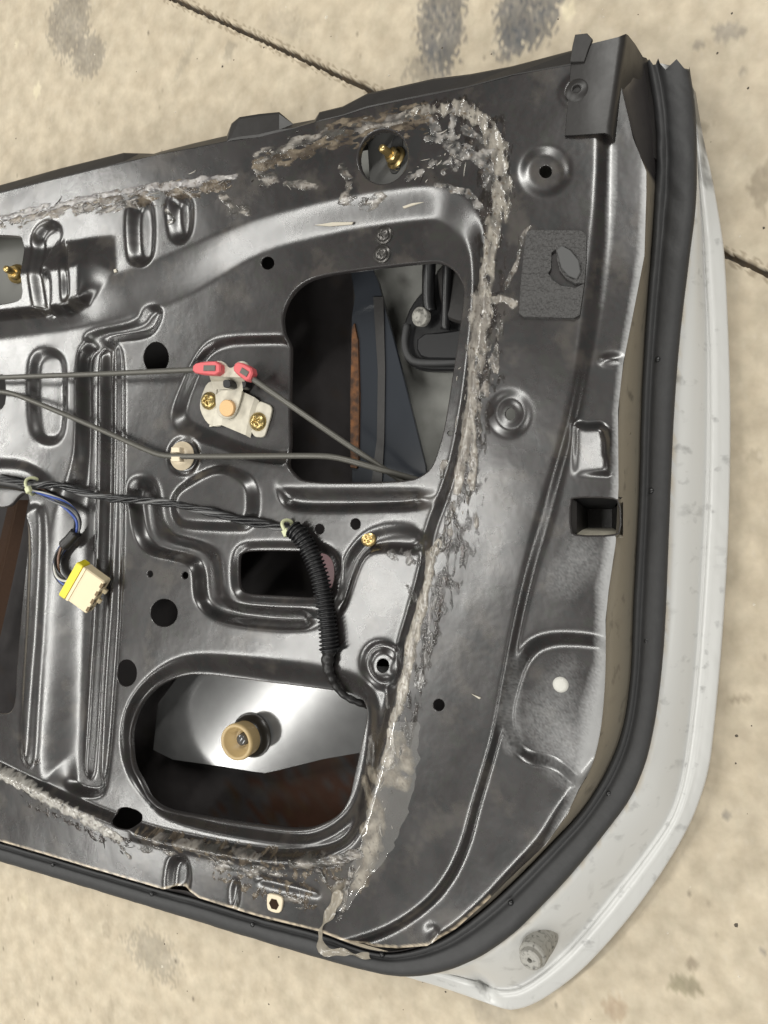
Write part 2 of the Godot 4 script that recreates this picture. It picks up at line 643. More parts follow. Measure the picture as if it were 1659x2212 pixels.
# ------------------------------------------------------------------ floor
func make_floor() -> void:
	var a := Q(380, 0, 0.0)
	var b := Q(1659, 590, 0.0)
	var u := (b - a).normalized()
	var v := Vector2(-u.y, u.x)
	var us := []
	var vs := []
	for k in [-4.0, -2.0, -1.0]:
		us.append(k)
	for i in 620:
		us.append(-0.66 + i * 0.0030)
	for k in [1.4, 2.0, 4.0]:
		us.append(k)
	for k in [-4.0, -2.0, -1.0]:
		vs.append(k)
	var t := -0.50
	while t < 1.22:
		vs.append(t)
		t += 0.0006 if absf(t) < 0.005 else (0.0014 if absf(t) < 0.012 else 0.0034)
	for k in [1.4, 2.0, 4.0]:
		vs.append(k)
	# worn patches, tyre marks and drips: [px, py, radius px x, y, turn, colour, strength, raggedness]
	var tyre := Color(0.085, 0.09, 0.10)
	var damp := Color(0.25, 0.225, 0.19)
	var oil := Color(0.15, 0.115, 0.07)
	var pale := Color(0.74, 0.66, 0.48)
	var stains := [
		[150, 40, 85, 110, 0.15, damp, 0.85, 0.55], [190, 120, 70, 60, 0.5, damp, 0.8, 0.55],
		[955, 40, 62, 125, 0.1, tyre, 0.9, 0.5], [930, 140, 60, 50, 0.2, tyre, 0.45, 0.9],
		[1150, 10, 76, 115, 0.5, tyre, 0.95, 0.45], [1110, 90, 40, 50, 0.3, tyre, 0.7, 0.8],
		[1225, 22, 17, 20, 0.0, pale, 1.0, 0.5], [80, 195, 17, 24, 0.1, pale, 1.0, 0.5], [36, 96, 8, 10, 0.4, pale, 0.9, 0.4],
		[1575, 70, 32, 18, 0.2, damp, 0.8, 0.7], [1510, 98, 10, 8, 0.0, damp, 0.7, 0.5], [1645, 400, 25, 45, 0.0, oil, 0.55, 0.7],
		[1606, 153, 9, 8, 0.0, damp, 0.6, 0.4], [1512, 275, 24, 10, 0.1, oil, 0.4, 0.6],
		[1480, 2128, 32, 20, 0.0, Color(0.20, 0.18, 0.10), 0.75, 0.5], [1494, 2082, 12, 12, 0.0, oil, 0.6, 0.5], [1333, 2178, 26, 26, 0.0, Color(0.30, 0.19, 0.11), 0.55, 0.6],
		[1570, 1762, 9, 7, 0.3, damp, 0.9, 0.3], [1647, 2056, 5, 5, 0.0, damp, 0.9, 0.3], [1630, 985, 18, 14, 0.2, oil, 0.35, 0.6], [1585, 1512, 10, 5, 0, oil, 0.5, 0.4], [1610, 1510, 14, 7, 0, oil, 0.45, 0.5],
		[230, 2010, 16, 26, 0.0, oil, 0.35, 0.6], [55, 1945, 20, 24, 0.3, pale, 0.4, 0.7], [330, 2060, 90, 60, 0.3, Color(0.27, 0.245, 0.20), 0.6, 0.8],
		[1060, 2190, 50, 30, 0.2, damp, 0.35, 0.8], [620, 60, 70, 40, 0.5, Color(0.33, 0.29, 0.23), 0.4, 0.9],
		[400, 130, 60, 14, 2.2, Color(0.31, 0.28, 0.22), 0.45, 0.9], [500, 100, 16, 50, 0.5, Color(0.28, 0.25, 0.2), 0.6, 0.7], [240, 2190, 14, 46, 0.0, oil, 0.22, 0.6],
	]
	for s in stains:
		s[0] = Q(s[0], s[1], 0.0)
		s[2] *= 0.00042
		s[3] *= 0.00042
	var pos := PackedVector3Array()
	var col := PackedColorArray()
	var uu := us.size()
	for jv in vs.size():
		for iu in uu:
			var p: Vector2 = a + u * us[iu] + v * vs[jv]
			var y := 0.0
			var nb := n_big.get_noise_2d(p.x, p.y)
			var nm := n_mid.get_noise_2d(p.x, p.y)
			var base := Color(0.60, 0.518, 0.39).lerp(Color(0.545, 0.475, 0.36), clampf(0.5 + nb * 0.8 + nm * 0.5, 0.0, 1.0))
			if absf(vs[jv]) < 0.013:
				var w := 0.0026 + 0.0016 * nm + 0.0006 * n_fine.get_noise_2d(p.x, p.y)
				if absf(vs[jv]) < w:
					y = -0.007
					base = Color(0.06, 0.05, 0.038).lerp(Color(0.12, 0.08, 0.04), clampf(nm + 0.3, 0, 1))
				elif absf(vs[jv]) < w + 0.004 and nm > 0.05:
					base = base.lerp(Color(0.20, 0.15, 0.09), 0.5)
			else:
				for s in stains:
					var d: Vector2 = p - s[0]
					if absf(d.x) < 0.12 and absf(d.y) < 0.12:
						d = d.rotated(-s[4])
						var q: float = Vector2(d.x / s[2], d.y / s[3]).length() + s[7] * (nm * 0.9 + nb * 0.35)
						var k: float = clampf((1.0 - q) * 7.0, 0.0, 1.0) * s[6]
						if k > 0.0:
							base = base.lerp(s[5], k * (0.8 + 0.35 * nm))
				# pitting and specks
				var sp := n_fine.get_noise_2d(p.x * 0.6 + 7.0, p.y * 0.6)
				if sp > 0.66:
					base = base.lerp(Color(0.13, 0.105, 0.075), clampf((sp - 0.66) * 7.0, 0.0, 0.8))
				elif sp < -0.55:
					base = base.lerp(Color(0.60, 0.53, 0.42), 0.6)
			pos.append(Vector3(p.x, y, p.y))
			col.append(base)
	var idx := PackedInt32Array()
	var nr := PackedVector3Array()
	nr.resize(pos.size())
	nr.fill(Vector3.UP)
	for jv in vs.size() - 1:
		for iu in uu - 1:
			var k := jv * uu + iu
			idx.append_array([k, k + 1, k + uu + 1, k, k + uu + 1, k + uu])
	var o := put("concrete_floor", mesh_of(pos, nr, idx, col), M.concrete)
	o.set_meta("kind", "structure")
	var rng := RandomNumberGenerator.new()
	rng.seed = 12
	for kind in [["concrete_grit", "dark grit scattered over the concrete floor", Color(0.10, 0.085, 0.065), 170], ["pale_flakes", "pale flakes of paint and concrete scattered on the floor", Color(0.60, 0.55, 0.45), 90]]:
		var st := SurfaceTool.new()
		st.begin(Mesh.PRIMITIVE_TRIANGLES)
		for q in kind[3]:
			var at := P(rng.randf_range(-30, 1690), rng.randf_range(-30, 2240), 0.0)
			var sz := rng.randf_range(0.0004, 0.0012) if rng.randf() < 0.85 else rng.randf_range(0.0012, 0.0022)
			var ring := PackedVector3Array()
			var top := PackedVector3Array()
			for e in 6:
				var an := TAU * e / 6.0
				var r := sz * rng.randf_range(0.6, 1.3)
				ring.append(at + Vector3(cos(an) * r, 0.0, sin(an) * r))
				top.append(at + Vector3(cos(an) * r * 0.4, sz * rng.randf_range(0.25, 0.6), sin(an) * r * 0.4))
			var tip := PackedVector3Array()
			for e in 6:
				tip.append(at + Vector3(0, sz * 0.5, 0))
			add_sheet(st, [tip, top, ring], true, PackedColorArray(), true)
		st.generate_normals()
		var g := put(kind[0], st.commit(), mat(kind[0], kind[2], 0.8))
		g.set_meta("kind", "stuff")
		g.set_meta("label", kind[1])
		g.set_meta("category", "grit")

# ------------------------------------------------------------------ inner panel
var holes := []

func hole(pts: Array, lev: float, rounds: int, lip: float) -> void:
	var p := poly(pts, lev, rounds)
	cut(p)
	holes.append([p, lip])

# the outer edge of the pressed face, from the top right corner down the right side and along the bottom
var EDGE := [[1326, 84], [1340, 180], [1368, 300], [1396, 370], [1396, 420], [1392, 553], [1366, 686], [1346, 786], [1335, 886], [1336, 1053], [1330, 1173], [1315, 1273], [1308, 1339], [1309, 1439], [1303, 1539], [1293, 1606], [1276, 1665], [1250, 1705], [1226, 1759], [1178, 1826], [1108, 1890], [1053, 1945], [986, 2005], [926, 2038], [853, 2057], [803, 2053], [753, 2037], [690, 2012], [553, 1978], [430, 1940], [405, 1922], [353, 1921], [200, 1876], [0, 1817], [-240, 1745]]
var TOP := [[-240, 482], [0, 417], [267, 352], [345, 333], [493, 306], [553, 297], [633, 278], [690, 262], [740, 250], [793, 233], [1006, 190], [1106, 163], [1239, 140], [1326, 84]]

func make_panel() -> void:
	H.resize(NX * NZ)
	H.fill(0.0)
	SOLID.resize(NX * NZ)
	SOLID.fill(1.0)
	# the frame round the central plate stands 10 mm proud
	var B := [[-260, 722], [0, 680], [80, 672], [163, 666], [198, 638], [246, 593], [278, 583], [329, 565], [363, 550], [460, 508], [553, 470], [686, 437], [786, 417], [920, 400], [970, 408], [1020, 440], [1043, 480], [1048, 553], [1046, 640], [1030, 750], [1018, 850], [996, 980], [966, 1080], [938, 1150], [930, 1220], [900, 1330], [870, 1420], [845, 1560], [812, 1690], [782, 1800], [735, 1845], [600, 1862], [400, 1826], [300, 1800], [180, 1752], [60, 1700], [-40, 1650], [-260, 1560]]
	var A := [[-260, 775], [0, 733], [99, 720], [178, 706], [238, 694], [317, 672], [360, 660], [433, 626], [553, 550], [653, 520], [786, 490], [920, 472], [955, 473], [988, 500], [1013, 533], [1022, 575], [1022, 640], [1012, 750], [1000, 850], [978, 980], [948, 1070], [918, 1140], [908, 1220], [880, 1320], [850, 1420], [825, 1560], [792, 1680], [765, 1785], [725, 1825], [600, 1842], [400, 1806], [300, 1780], [190, 1735], [70, 1680], [-30, 1632], [-260, 1540]]
	for k in H.size():
		H[k] = 0.010
	press2(poly(B, 10), poly(A, 0), -0.010, 0.8)
	# faceted block on the upper left
	press2(poly([[-260, 560], [-20, 540], [32, 538], [135, 522], [243, 507], [246, 586], [198, 640], [160, 668], [80, 676], [0, 684], [-260, 720]], 12, 0), poly([[-260, 620], [0, 596], [50, 594], [143, 583], [175, 574], [179, 648], [152, 651], [140, 668], [80, 670], [0, 678], [-260, 710]], 16, 0), 0.010, 0.9)
	press(poly([[86, 592], [112, 588], [113, 655], [108, 674], [92, 674], [86, 655], [70, 540], [66, 510], [80, 488], [104, 478], [120, 490], [118, 515], [100, 530]], 14), -0.009, 0.010)
	press(poly([[124, 520], [131, 520], [150, 583], [152, 640], [146, 655], [142, 640], [142, 585]], 16), -0.005, 0.005)
	press(poly([[279, 445], [300, 432], [322, 442], [326, 480], [325, 545], [312, 566], [292, 564], [281, 545]], 10), -0.009, 0.012)
	press(poly([[366, 432], [388, 424], [408, 432], [409, 480], [402, 510], [384, 516], [372, 500]], 10), -0.008, 0.012)
	# rib beside the slope
	press(poly([[186, 720], [300, 700], [316, 668], [346, 664], [338, 700], [318, 722], [250, 728], [190, 745]], 0), -0.006, 0.010)
	# oblong bead and the long channel with its two ribs
	press(poly([[66, 790], [78, 764], [104, 758], [128, 768], [137, 800], [136, 920], [124, 948], [102, 954], [80, 945], [68, 915]], 0), -0.006, 0.014)
	press2(poly([[165, 765], [182, 736], [215, 726], [255, 733], [271, 770], [270, 1000], [268, 1250], [252, 1500], [234, 1700], [215, 1727], [130, 1702], [82, 1692], [90, 1560], [100, 1300], [108, 1120], [150, 1020], [164, 960]]), poly([[190, 790], [200, 760], [250, 752], [260, 775], [260, 1000], [258, 1250], [243, 1500], [226, 1690], [215, 1712], [165, 1700], [166, 1660], [172, 1500], [182, 1300], [190, 1100], [193, 960]], -10), -0.011, 0.5)
	press(poly([[204, 775], [216, 752], [222, 775], [220, 1000], [214, 1250], [202, 1450], [190, 1650], [182, 1690], [172, 1650], [184, 1450], [196, 1250], [203, 1000]], -2), 0.0075, 0.008)
	press(poly([[236, 765], [250, 745], [258, 765], [256, 1000], [251, 1250], [237, 1450], [226, 1650], [216, 1700], [208, 1650], [219, 1450], [233, 1250], [239, 1000]], -2), 0.0085, 0.009)
	# rail left of the channel
	press(poly([[40, 1120], [70, 1090], [96, 1100], [90, 1300], [74, 1520], [66, 1660], [46, 1640], [48, 1520], [62, 1300], [66, 1130]], 2), 0.004, 0.010)
	press(poly([[-240, 1010], [0, 1000], [60, 1005], [100, 1030], [110, 1060], [60, 1045], [0, 1040], [-240, 1040]], 0), 0.006, 0.016)
	# recess for the lever bracket
	press2(poly([[640, 722], [560, 721], [485, 722], [445, 738], [415, 785], [372, 878], [368, 915], [392, 946], [480, 972], [560, 1000], [640, 1010]], 0), poly([[660, 744], [570, 744], [492, 749], [452, 766], [430, 800], [405, 870], [402, 898], [420, 912], [500, 948], [570, 972], [660, 975]], -7), -0.007, 0.7)
	# winding valley and raised pod
	press2(poly([[266, 1060], [276, 1032], [294, 1019], [318, 1017], [342, 1026], [354, 1055], [358, 1100], [362, 1130], [376, 1150], [430, 1163], [460, 1170], [482, 1190], [488, 1230], [492, 1280], [505, 1300], [540, 1306], [640, 1312], [700, 1312], [716, 1330], [700, 1362], [600, 1364], [505, 1352], [462, 1338], [430, 1315], [417, 1290], [416, 1225], [380, 1212], [320, 1202], [296, 1176], [284, 1140], [280, 1100]]), poly([[306, 1076], [312, 1060], [318, 1076], [322, 1130], [332, 1158], [352, 1176], [420, 1188], [446, 1202], [452, 1226], [453, 1280], [468, 1310], [500, 1322], [600, 1334], [680, 1336], [600, 1340], [498, 1328], [462, 1316], [446, 1288], [444, 1230], [430, 1200], [350, 1184], [324, 1164], [312, 1130]], -9), -0.0095)
	press2(poly([[367, 1082], [374, 1064], [392, 1044], [432, 1018], [461, 1006], [491, 1004], [521, 1014], [545, 1028], [559, 1052], [563, 1072], [561, 1115], [541, 1145], [521, 1151], [402, 1147], [382, 1135], [370, 1115]]), poly([[380, 1082], [390, 1064], [412, 1050], [452, 1028], [477, 1022], [501, 1028], [527, 1044], [533, 1066], [533, 1113], [521, 1127], [400, 1123], [386, 1111]], 5), 0.006, 0.6)
	# trough below the big opening and the plate beside the small one
	press2(poly([[590, 1030], [608, 1050], [640, 1050], [780, 1052], [900, 1056], [960, 1060], [940, 1096], [860, 1100], [660, 1104], [620, 1096], [596, 1070]]), poly([[622, 1076], [650, 1084], [780, 1084], [890, 1082], [905, 1080], [860, 1090], [660, 1094], [632, 1088]], -6), -0.007, 0.6)
	press2(poly([[735, 1220], [760, 1175], [790, 1140], [850, 1120], [915, 1130], [930, 1180], [905, 1200], [820, 1185], [785, 1200], [765, 1250], [740, 1330], [722, 1350], [720, 1290]]), poly([[760, 1225], [780, 1190], [808, 1174], [850, 1165], [890, 1168], [900, 1178], [820, 1176], [784, 1192], [764, 1240], [738, 1320]], -6), -0.007)
	# lip pressed round the small opening
	press(poly([[505, 1205], [520, 1180], [560, 1175], [690, 1178], [722, 1190], [735, 1220], [734, 1265], [715, 1302], [560, 1298], [520, 1292], [504, 1270]]), -0.004, 0.008)
	# sunk lip of the loudspeaker opening
	press2(poly([[262, 1580], [280, 1510], [330, 1450], [385, 1416], [450, 1408], [560, 1418], [700, 1436], [790, 1460], [818, 1500], [822, 1560], [812, 1640], [792, 1730], [752, 1790], [690, 1822], [640, 1826], [540, 1812], [420, 1788], [350, 1758], [290, 1700], [266, 1640]]), poly([[281, 1570], [298, 1518], [332, 1480], [384, 1456], [440, 1450], [553, 1466], [700, 1484], [770, 1496], [796, 1526], [798, 1560], [788, 1640], [768, 1725], [738, 1766], [690, 1796], [640, 1804], [540, 1792], [420, 1770], [360, 1752], [310, 1692], [286, 1640]], -9), -0.009, 0.6)
	# ridge along the bottom
	press(poly([[280, 1800], [330, 1800], [480, 1832], [620, 1852], [740, 1850], [735, 1862], [620, 1866], [480, 1846], [330, 1815]], 6), 0.003, 0.008)
	press(poly([[362, 1900], [368, 1862], [384, 1856], [402, 1862], [404, 1910], [392, 1932], [362, 1936]], 10), -0.008, 0.010)
	press(poly([[500, 1925], [508, 1905], [514, 1908], [512, 1950], [502, 1965]], 10), -0.004, 0.006)
	press(poly([[556, 1900], [560, 1892], [680, 1925], [690, 1935], [670, 1932], [560, 1908]], 10), -0.003, 0.005)
	# the outer border of the face drops along a long curved line
	press2(poly([[1290, -60], [1292, 300], [1288, 420], [1272, 553], [1252, 720], [1232, 886], [1182, 1053], [1160, 1120], [1130, 1239], [1104, 1373], [1092, 1439], [1070, 1573], [1046, 1659], [1020, 1742], [1000, 1819], [970, 1886], [926, 1942], [853, 1996], [770, 2025], [700, 2040], [640, 2140], [1600, 2300], [1700, 300], [1600, -60]], 10), poly([[1320, -60], [1314, 300], [1312, 420], [1312, 553], [1290, 720], [1254, 886], [1208, 1053], [1196, 1120], [1154, 1239], [1120, 1373], [1108, 1439], [1084, 1573], [1059, 1659], [1033, 1748], [1013, 1828], [982, 1898], [936, 1956], [859, 2012], [790, 2040], [700, 2060], [660, 2140], [1600, 2300], [1700, 300], [1600, -60]], 4), -0.006, 0.5)
	# the second fall at the rim of that border
	press(poly([[1216, 1742], [1173, 1816], [1106, 1886], [1053, 1945], [986, 2006], [926, 2040], [1000, 2200], [1500, 2000], [1330, 1600]], 4), -0.005, 0.006)
	# swelling beside the lock, pad face, small rib
	press2(poly([[1080, 1560], [1100, 1450], [1125, 1390], [1160, 1366], [1210, 1358], [1275, 1362], [1330, 1380], [1345, 1600], [1290, 1720], [1240, 1700], [1200, 1660], [1120, 1650]], 4), poly([[1100, 1560], [1125, 1470], [1150, 1420], [1190, 1400], [1240, 1400], [1330, 1405], [1345, 1600], [1290, 1700], [1240, 1670], [1200, 1630], [1130, 1620]], -3), -0.008)
	facet(poly([[1244, 916], [1262, 920], [1300, 920], [1312, 934], [1320, 1022], [1300, 1024], [1242, 1024], [1243, 960]], 4, 0), 0.17, 0.10)
	press(poly([[1298, 775], [1320, 768], [1342, 772], [1344, 780], [1320, 785], [1300, 782]], 4), 0.003, 0.006)
	press(poly(ell(1176, 370, 47, 47), 10, 0), -0.0022, 0.007)
	press(poly(ell(1101, 893, 40, 44), 10, 0), -0.0020, 0.007)
	press(poly(ell(1101, 893, 24, 27), 10, 0), 0.0012, 0.004)
	boss(827, 1437, 15.5, 6.0, -0.0035, 0.0)
	boss(1246, 194, 9.0, 3.0, 0.0015, 0.01)
	boss(395, 985, 15.0, 5.0, -0.0025, 0.0)
	dent(928, 2020, 8.0, -0.0018)
	for k in 3:
		blur()
	# the sheet is never quite flat
	for j in NZ:
		for i in NX:
			H[j * NX + i] += 0.00035 * n_big.get_noise_2d((X0 + i * CELL) * 0.35, (Z0 + j * CELL) * 0.35)
	# outline of the face
	var outline := []
	for p in TOP:
		outline.append(Q(p[0], p[1], HP + 0.010))
	for k in range(1, EDGE.size()):
		outline.append(Q(EDGE[k][0], EDGE[k][1], HP + (0.004 if k < 17 else 0.0 if k < 24 else 0.010)))
	var op := PackedVector2Array(outline)
	var box := [0, 0, NX - 1, NZ - 1]
	var od := sdf(op, CELL * 3, box)
	RIM = od
	for k in od.size():
		SOLID[k] = minf(SOLID[k], od[k])
	# openings
	hole([[616, 740], [608, 713], [606, 680], [620, 643], [646, 613], [686, 593], [786, 578], [920, 563], [953, 563], [983, 580], [1003, 613], [1005, 633], [993, 726], [976, 836], [963, 920], [950, 970], [936, 1010], [913, 1030], [886, 1041], [786, 1046], [656, 1045], [630, 1026], [616, 1003], [613, 886], [615, 786]], 0, 2, 0.005)
	hole([[283, 1566], [300, 1519], [333, 1483], [383, 1459], [440, 1453], [553, 1469], [680, 1484], [753, 1493], [783, 1506], [794, 1528], [795, 1552], [786, 1595], [773, 1650], [764, 1690], [758, 1722], [738, 1760], [703, 1783], [653, 1799], [553, 1788], [417, 1766], [365, 1752], [333, 1726], [308, 1689], [290, 1655], [282, 1610]], -9, 2, 0.006)
	hole([[514, 1205], [522, 1190], [560, 1187], [690, 1189], [714, 1200], [724, 1225], [722, 1260], [704, 1296], [600, 1290], [535, 1287], [517, 1276], [513, 1250]], -4, 2, 0.004)
	hole([[-90, 1010], [-40, 1080], [15, 1100], [40, 1068], [60, 1060], [66, 1090], [66, 1110], [63, 1172], [52, 1272], [37, 1440], [35, 1520], [20, 1547], [-20, 1540], [-200, 1500], [-220, 1100]], 0, 2, 0.004)
	hole([[-120, 520], [-60, 500], [22, 501], [32, 508], [46, 600], [49, 640], [38, 652], [0, 660], [-120, 668]], 20, 1, 0.004)
	hole(ell(827, 338, 56, 62, 0.25), 10, 0, 0.006)
	hole(ell(337, 773, 28, 35, 0), 0, 0, 0.0012)
	hole(ell(354, 1324, 30, 31, 0), 0, 0, 0.0012)
	hole(ell(273, 1454, 23, 30, 0), 0, 0, 0.0012)
	hole(ell(578, 568, 15, 15, 0), 0, 0, 0.0015)
	hole(ell(690, 1143, 11, 12, 0), 0, 0, 0.0012)
	hole(ell(768, 1132, 11.5, 13, 0), 0, 0, 0.0012)
	hole(ell(827, 1438, 14, 16, 0), 0, 0, 0.0012)
	hole(ell(948, 1523, 13, 14, 0), 10, 0, 0.0012)
	hole(ell(1177, 368, 14.5, 14.5, 0), 10, 0, 0.0012)
	hole(ell(1102, 894, 12, 14, 0), 10, 0, 0.0012)
	hole(ell(1247, 194, 9, 9, 0), 10, 0, 0.0012)
	hole(ell(972, 936, 6, 6, 0), 0, 0, 0.0012)
	hole(ell(324, 1240, 7, 8, 0), 0, 0, 0.002)
	hole(ell(399, 1243, 8, 9, 0), 0, 0, 0.002)
	hole([[243, 1755], [258, 1745], [285, 1752], [300, 1762], [300, 1778], [288, 1791], [262, 1788], [244, 1776]], 5, 2, 0.002)
	hole([[1229, 1080], [1240, 1072], [1318, 1072], [1340, 1082], [1342, 1150], [1322, 1160], [1244, 1160], [1230, 1150]], 4, 1, 0.004)
	hole([[-10, 815], [10, 805], [14, 850], [10, 880], [-10, 890], [-40, 880], [-40, 820]], 0, 1, 0.002)
	panel_mesh()

func spray(p: Vector2, segs: Array) -> float:
	var s := 0.0
	for q in segs:
		var a: Vector2 = q[0]
		var e: Vector2 = q[1] - a
		var t := clampf((p - a).dot(e) / maxf(e.length_squared(), 1e-9), 0.0, 1.0)
		var d: float = (p - a - e * t).length() / lerpf(q[2], q[3], t)
		if d < 1.0:
			s = maxf(s, lerpf(q[4], q[5], t) * (1.0 - d) * (1.0 + d * 0.6))
	return s

func panel_mesh() -> void:
	# white overspray drifted over the lock side of the face: [px, py, reach px, strength]
	var mist := []
	for c in [[[1398, 335, 14, 0.9], [1396, 450, 17, 1.0], [1391, 553, 20, 1.0], [1367, 686, 18, 0.9], [1347, 786, 16, 0.8], [1337, 886, 17, 0.8], [1338, 1053, 22, 0.9], [1332, 1173, 34, 1.0], [1316, 1273, 38, 1.0], [1310, 1339, 30, 1.0], [1310, 1439, 40, 1.0], [1306, 1539, 75, 1.15], [1294, 1606, 80, 1.2], [1270, 1690, 60, 1.15], [1240, 1740, 30, 0.8], [1180, 1826, 12, 0.3]], [[1325, 325, 14, 0.65], [1322, 430, 15, 0.65], [1316, 540, 12, 0.4], [1300, 660, 9, 0.2]], [[1260, 1200, 70, 0.32], [1220, 1250, 70, 0.28]], [[1220, 1450, 60, 0.22], [1190, 1560, 110, 0.42], [1235, 1630, 100, 0.6]], [[1116, 1420, 30, 0.25], [1098, 1540, 34, 0.5], [1108, 1610, 34, 0.4]]]:
		for i in c.size() - 1:
			mist.append([Q(c[i][0], c[i][1], HP + 0.002), Q(c[i + 1][0], c[i + 1][1], HP + 0.002), c[i][2] * 0.00030, c[i + 1][2] * 0.00030, c[i][3], c[i + 1][3]])
	var id := PackedInt32Array()
	id.resize(NX * NZ)
	id.fill(-1)
	var pos := PackedVector3Array()
	var nr := PackedVector3Array()
	var col := PackedColorArray()
	var idx := PackedInt32Array()
	var mist_left := Q(1040, 900).x
	var rim_end := Q(1060, 1940).x
	for j in range(1, NZ - 1):
		for i in range(1, NX - 1):
			var k := j * NX + i
			if SOLID[k] < -CELL * 2.2:
				continue
			id[k] = pos.size()
			var x := X0 + i * CELL
			var z := Z0 + j * CELL
			pos.append(Vector3(x, HP + H[k], z))
			var k2 := 2 if i > 1 and i < NX - 2 and j > 1 and j < NZ - 2 else 1
			nr.append(Vector3(H[k - k2] - H[k + k2] + H[k - 1] - H[k + 1], (2.0 * k2 + 2.0) * CELL, H[k - k2 * NX] - H[k + k2 * NX] + H[k - NX] - H[k + NX]).normalized())
			var nb := n_big.get_noise_2d(x, z)
			var nm := n_mid.get_noise_2d(x * 0.7, z * 0.7)
			var c := Color(0.018, 0.0158, 0.0158).lerp(Color(0.027, 0.0238, 0.0232), clampf(0.5 + nb + nm * 0.5, 0.0, 1.0))
			var smudge := n_big.get_noise_2d(x * 0.6 + 9.0, z * 0.6) + 0.2 * nm + (0.2 if H[k] > 0.007 else 0.0)
			if smudge > 0.3:
				c = c.lerp(Color(0.085, 0.074, 0.062), clampf((smudge - 0.3) * 1.3, 0.0, 0.42))
			if x > mist_left:
				var s := spray(Vector2(x, z), mist)
				if s > 0.02:
					var g := n_fine.get_noise_2d(x * 1.3, z * 1.3)
					var t := clampf(s * 1.15 + g * 0.30 * minf(1.0, s * 3.0) + nm * 0.06 - 0.08, 0.0, 0.9)
					c = c.lerp(Color(0.37, 0.37, 0.37), t)
			if RIM[k] < 0.003 and z > 0.2 and x < rim_end:
				c = c.lerp(Color(0.62, 0.52, 0.38), clampf(0.75 + nm, 0.0, 1.0) * clampf((0.0024 - RIM[k]) / 0.0012, 0.0, 1.0))
			col.append(c)
	# triangles, clipped where the solid ends
	for j in range(1, NZ - 2):
		for i in range(1, NX - 2):
			var k := j * NX + i
			var a := SOLID[k]
			var b := SOLID[k + 1]
			var c := SOLID[k + NX + 1]
			var d := SOLID[k + NX]
			if a >= 0.0 and b >= 0.0 and c >= 0.0 and d >= 0.0:
				var q0 := id[k]
				var q1 := id[k + 1]
				var q2 := id[k + NX + 1]
				var q3 := id[k + NX]
				idx.append_array([q0, q1, q2, q0, q2, q3])
			elif a >= 0.0 or b >= 0.0 or c >= 0.0 or d >= 0.0:
				for tri in [[k, k + 1, k + NX + 1], [k, k + NX + 1, k + NX]]:
					var ring := []
					for e in 3:
						var p: int = tri[e]
						var q: int = tri[(e + 1) % 3]
						var fp := SOLID[p]
						var fq := SOLID[q]
						if fp >= 0.0:
							ring.append(id[p])
						if (fp >= 0.0) != (fq >= 0.0) and id[p] >= 0 and id[q] >= 0:
							var t := fp / (fp - fq)
							ring.append(pos.size())
							pos.append(pos[id[p]].lerp(pos[id[q]], t))
							nr.append(nr[id[p]].lerp(nr[id[q]], t).normalized())
							col.append(col[id[p]].lerp(col[id[q]], t))
					for e in range(1, ring.size() - 1):
						idx.append_array([ring[0], ring[e], ring[e + 1]])
	var o := put("inner_panel", mesh_of(pos, nr, idx, col), M.panel_paint, door)
	# rolled edges of the openings
	for hq in holes:
		var p: PackedVector2Array = hq[0]
		var lip: float = hq[1]
		var cen := Vector2.ZERO
		for q in p:
			cen += q / p.size()
		var rows := [PackedVector3Array(), PackedVector3Array(), PackedVector3Array(), PackedVector3Array()]
		var cc := PackedColorArray()
		for i in p.size():
			var q := p[i]
			var t := (p[(i + 1) % p.size()] - p[(i - 1 + p.size()) % p.size()]).normalized()
			var nrm := Vector2(-t.y, t.x)
			if nrm.dot(cen - q) < 0.0:
				nrm = -nrm
			var y := hs(q.x, q.y)
			var e := minf(lip * 0.3, 0.0012)
			var w: Array = [[-0.0002, 0.00005], [e * 0.6, -e * 0.4], [e, -e * 1.4], [e, -lip]]
			for r in 4:
				var s: Vector2 = q + nrm * w[r][0]
				rows[r].append(Vector3(s.x, y + w[r][1], s.y))
		for r in 4:
			for q in p:
				cc.append(Color(0.048, 0.046, 0.045))
		put("opening_lip", sheet(rows, true, cc), M.panel_paint, o)

# ------------------------------------------------------------------ rim of the door: side wall, seal, white skin, belt flange
func mixed(a: Array, b: Array, t: float, dh: float) -> Array:
	var out := []
	for i in a.size():
		var p: Vector3 = a[i].lerp(b[i], t)
		p.z += dh
		out.append(p)
	return out

func shift(a: Array, dh: float) -> Array:
	return mixed(a, a, 0.0, dh)

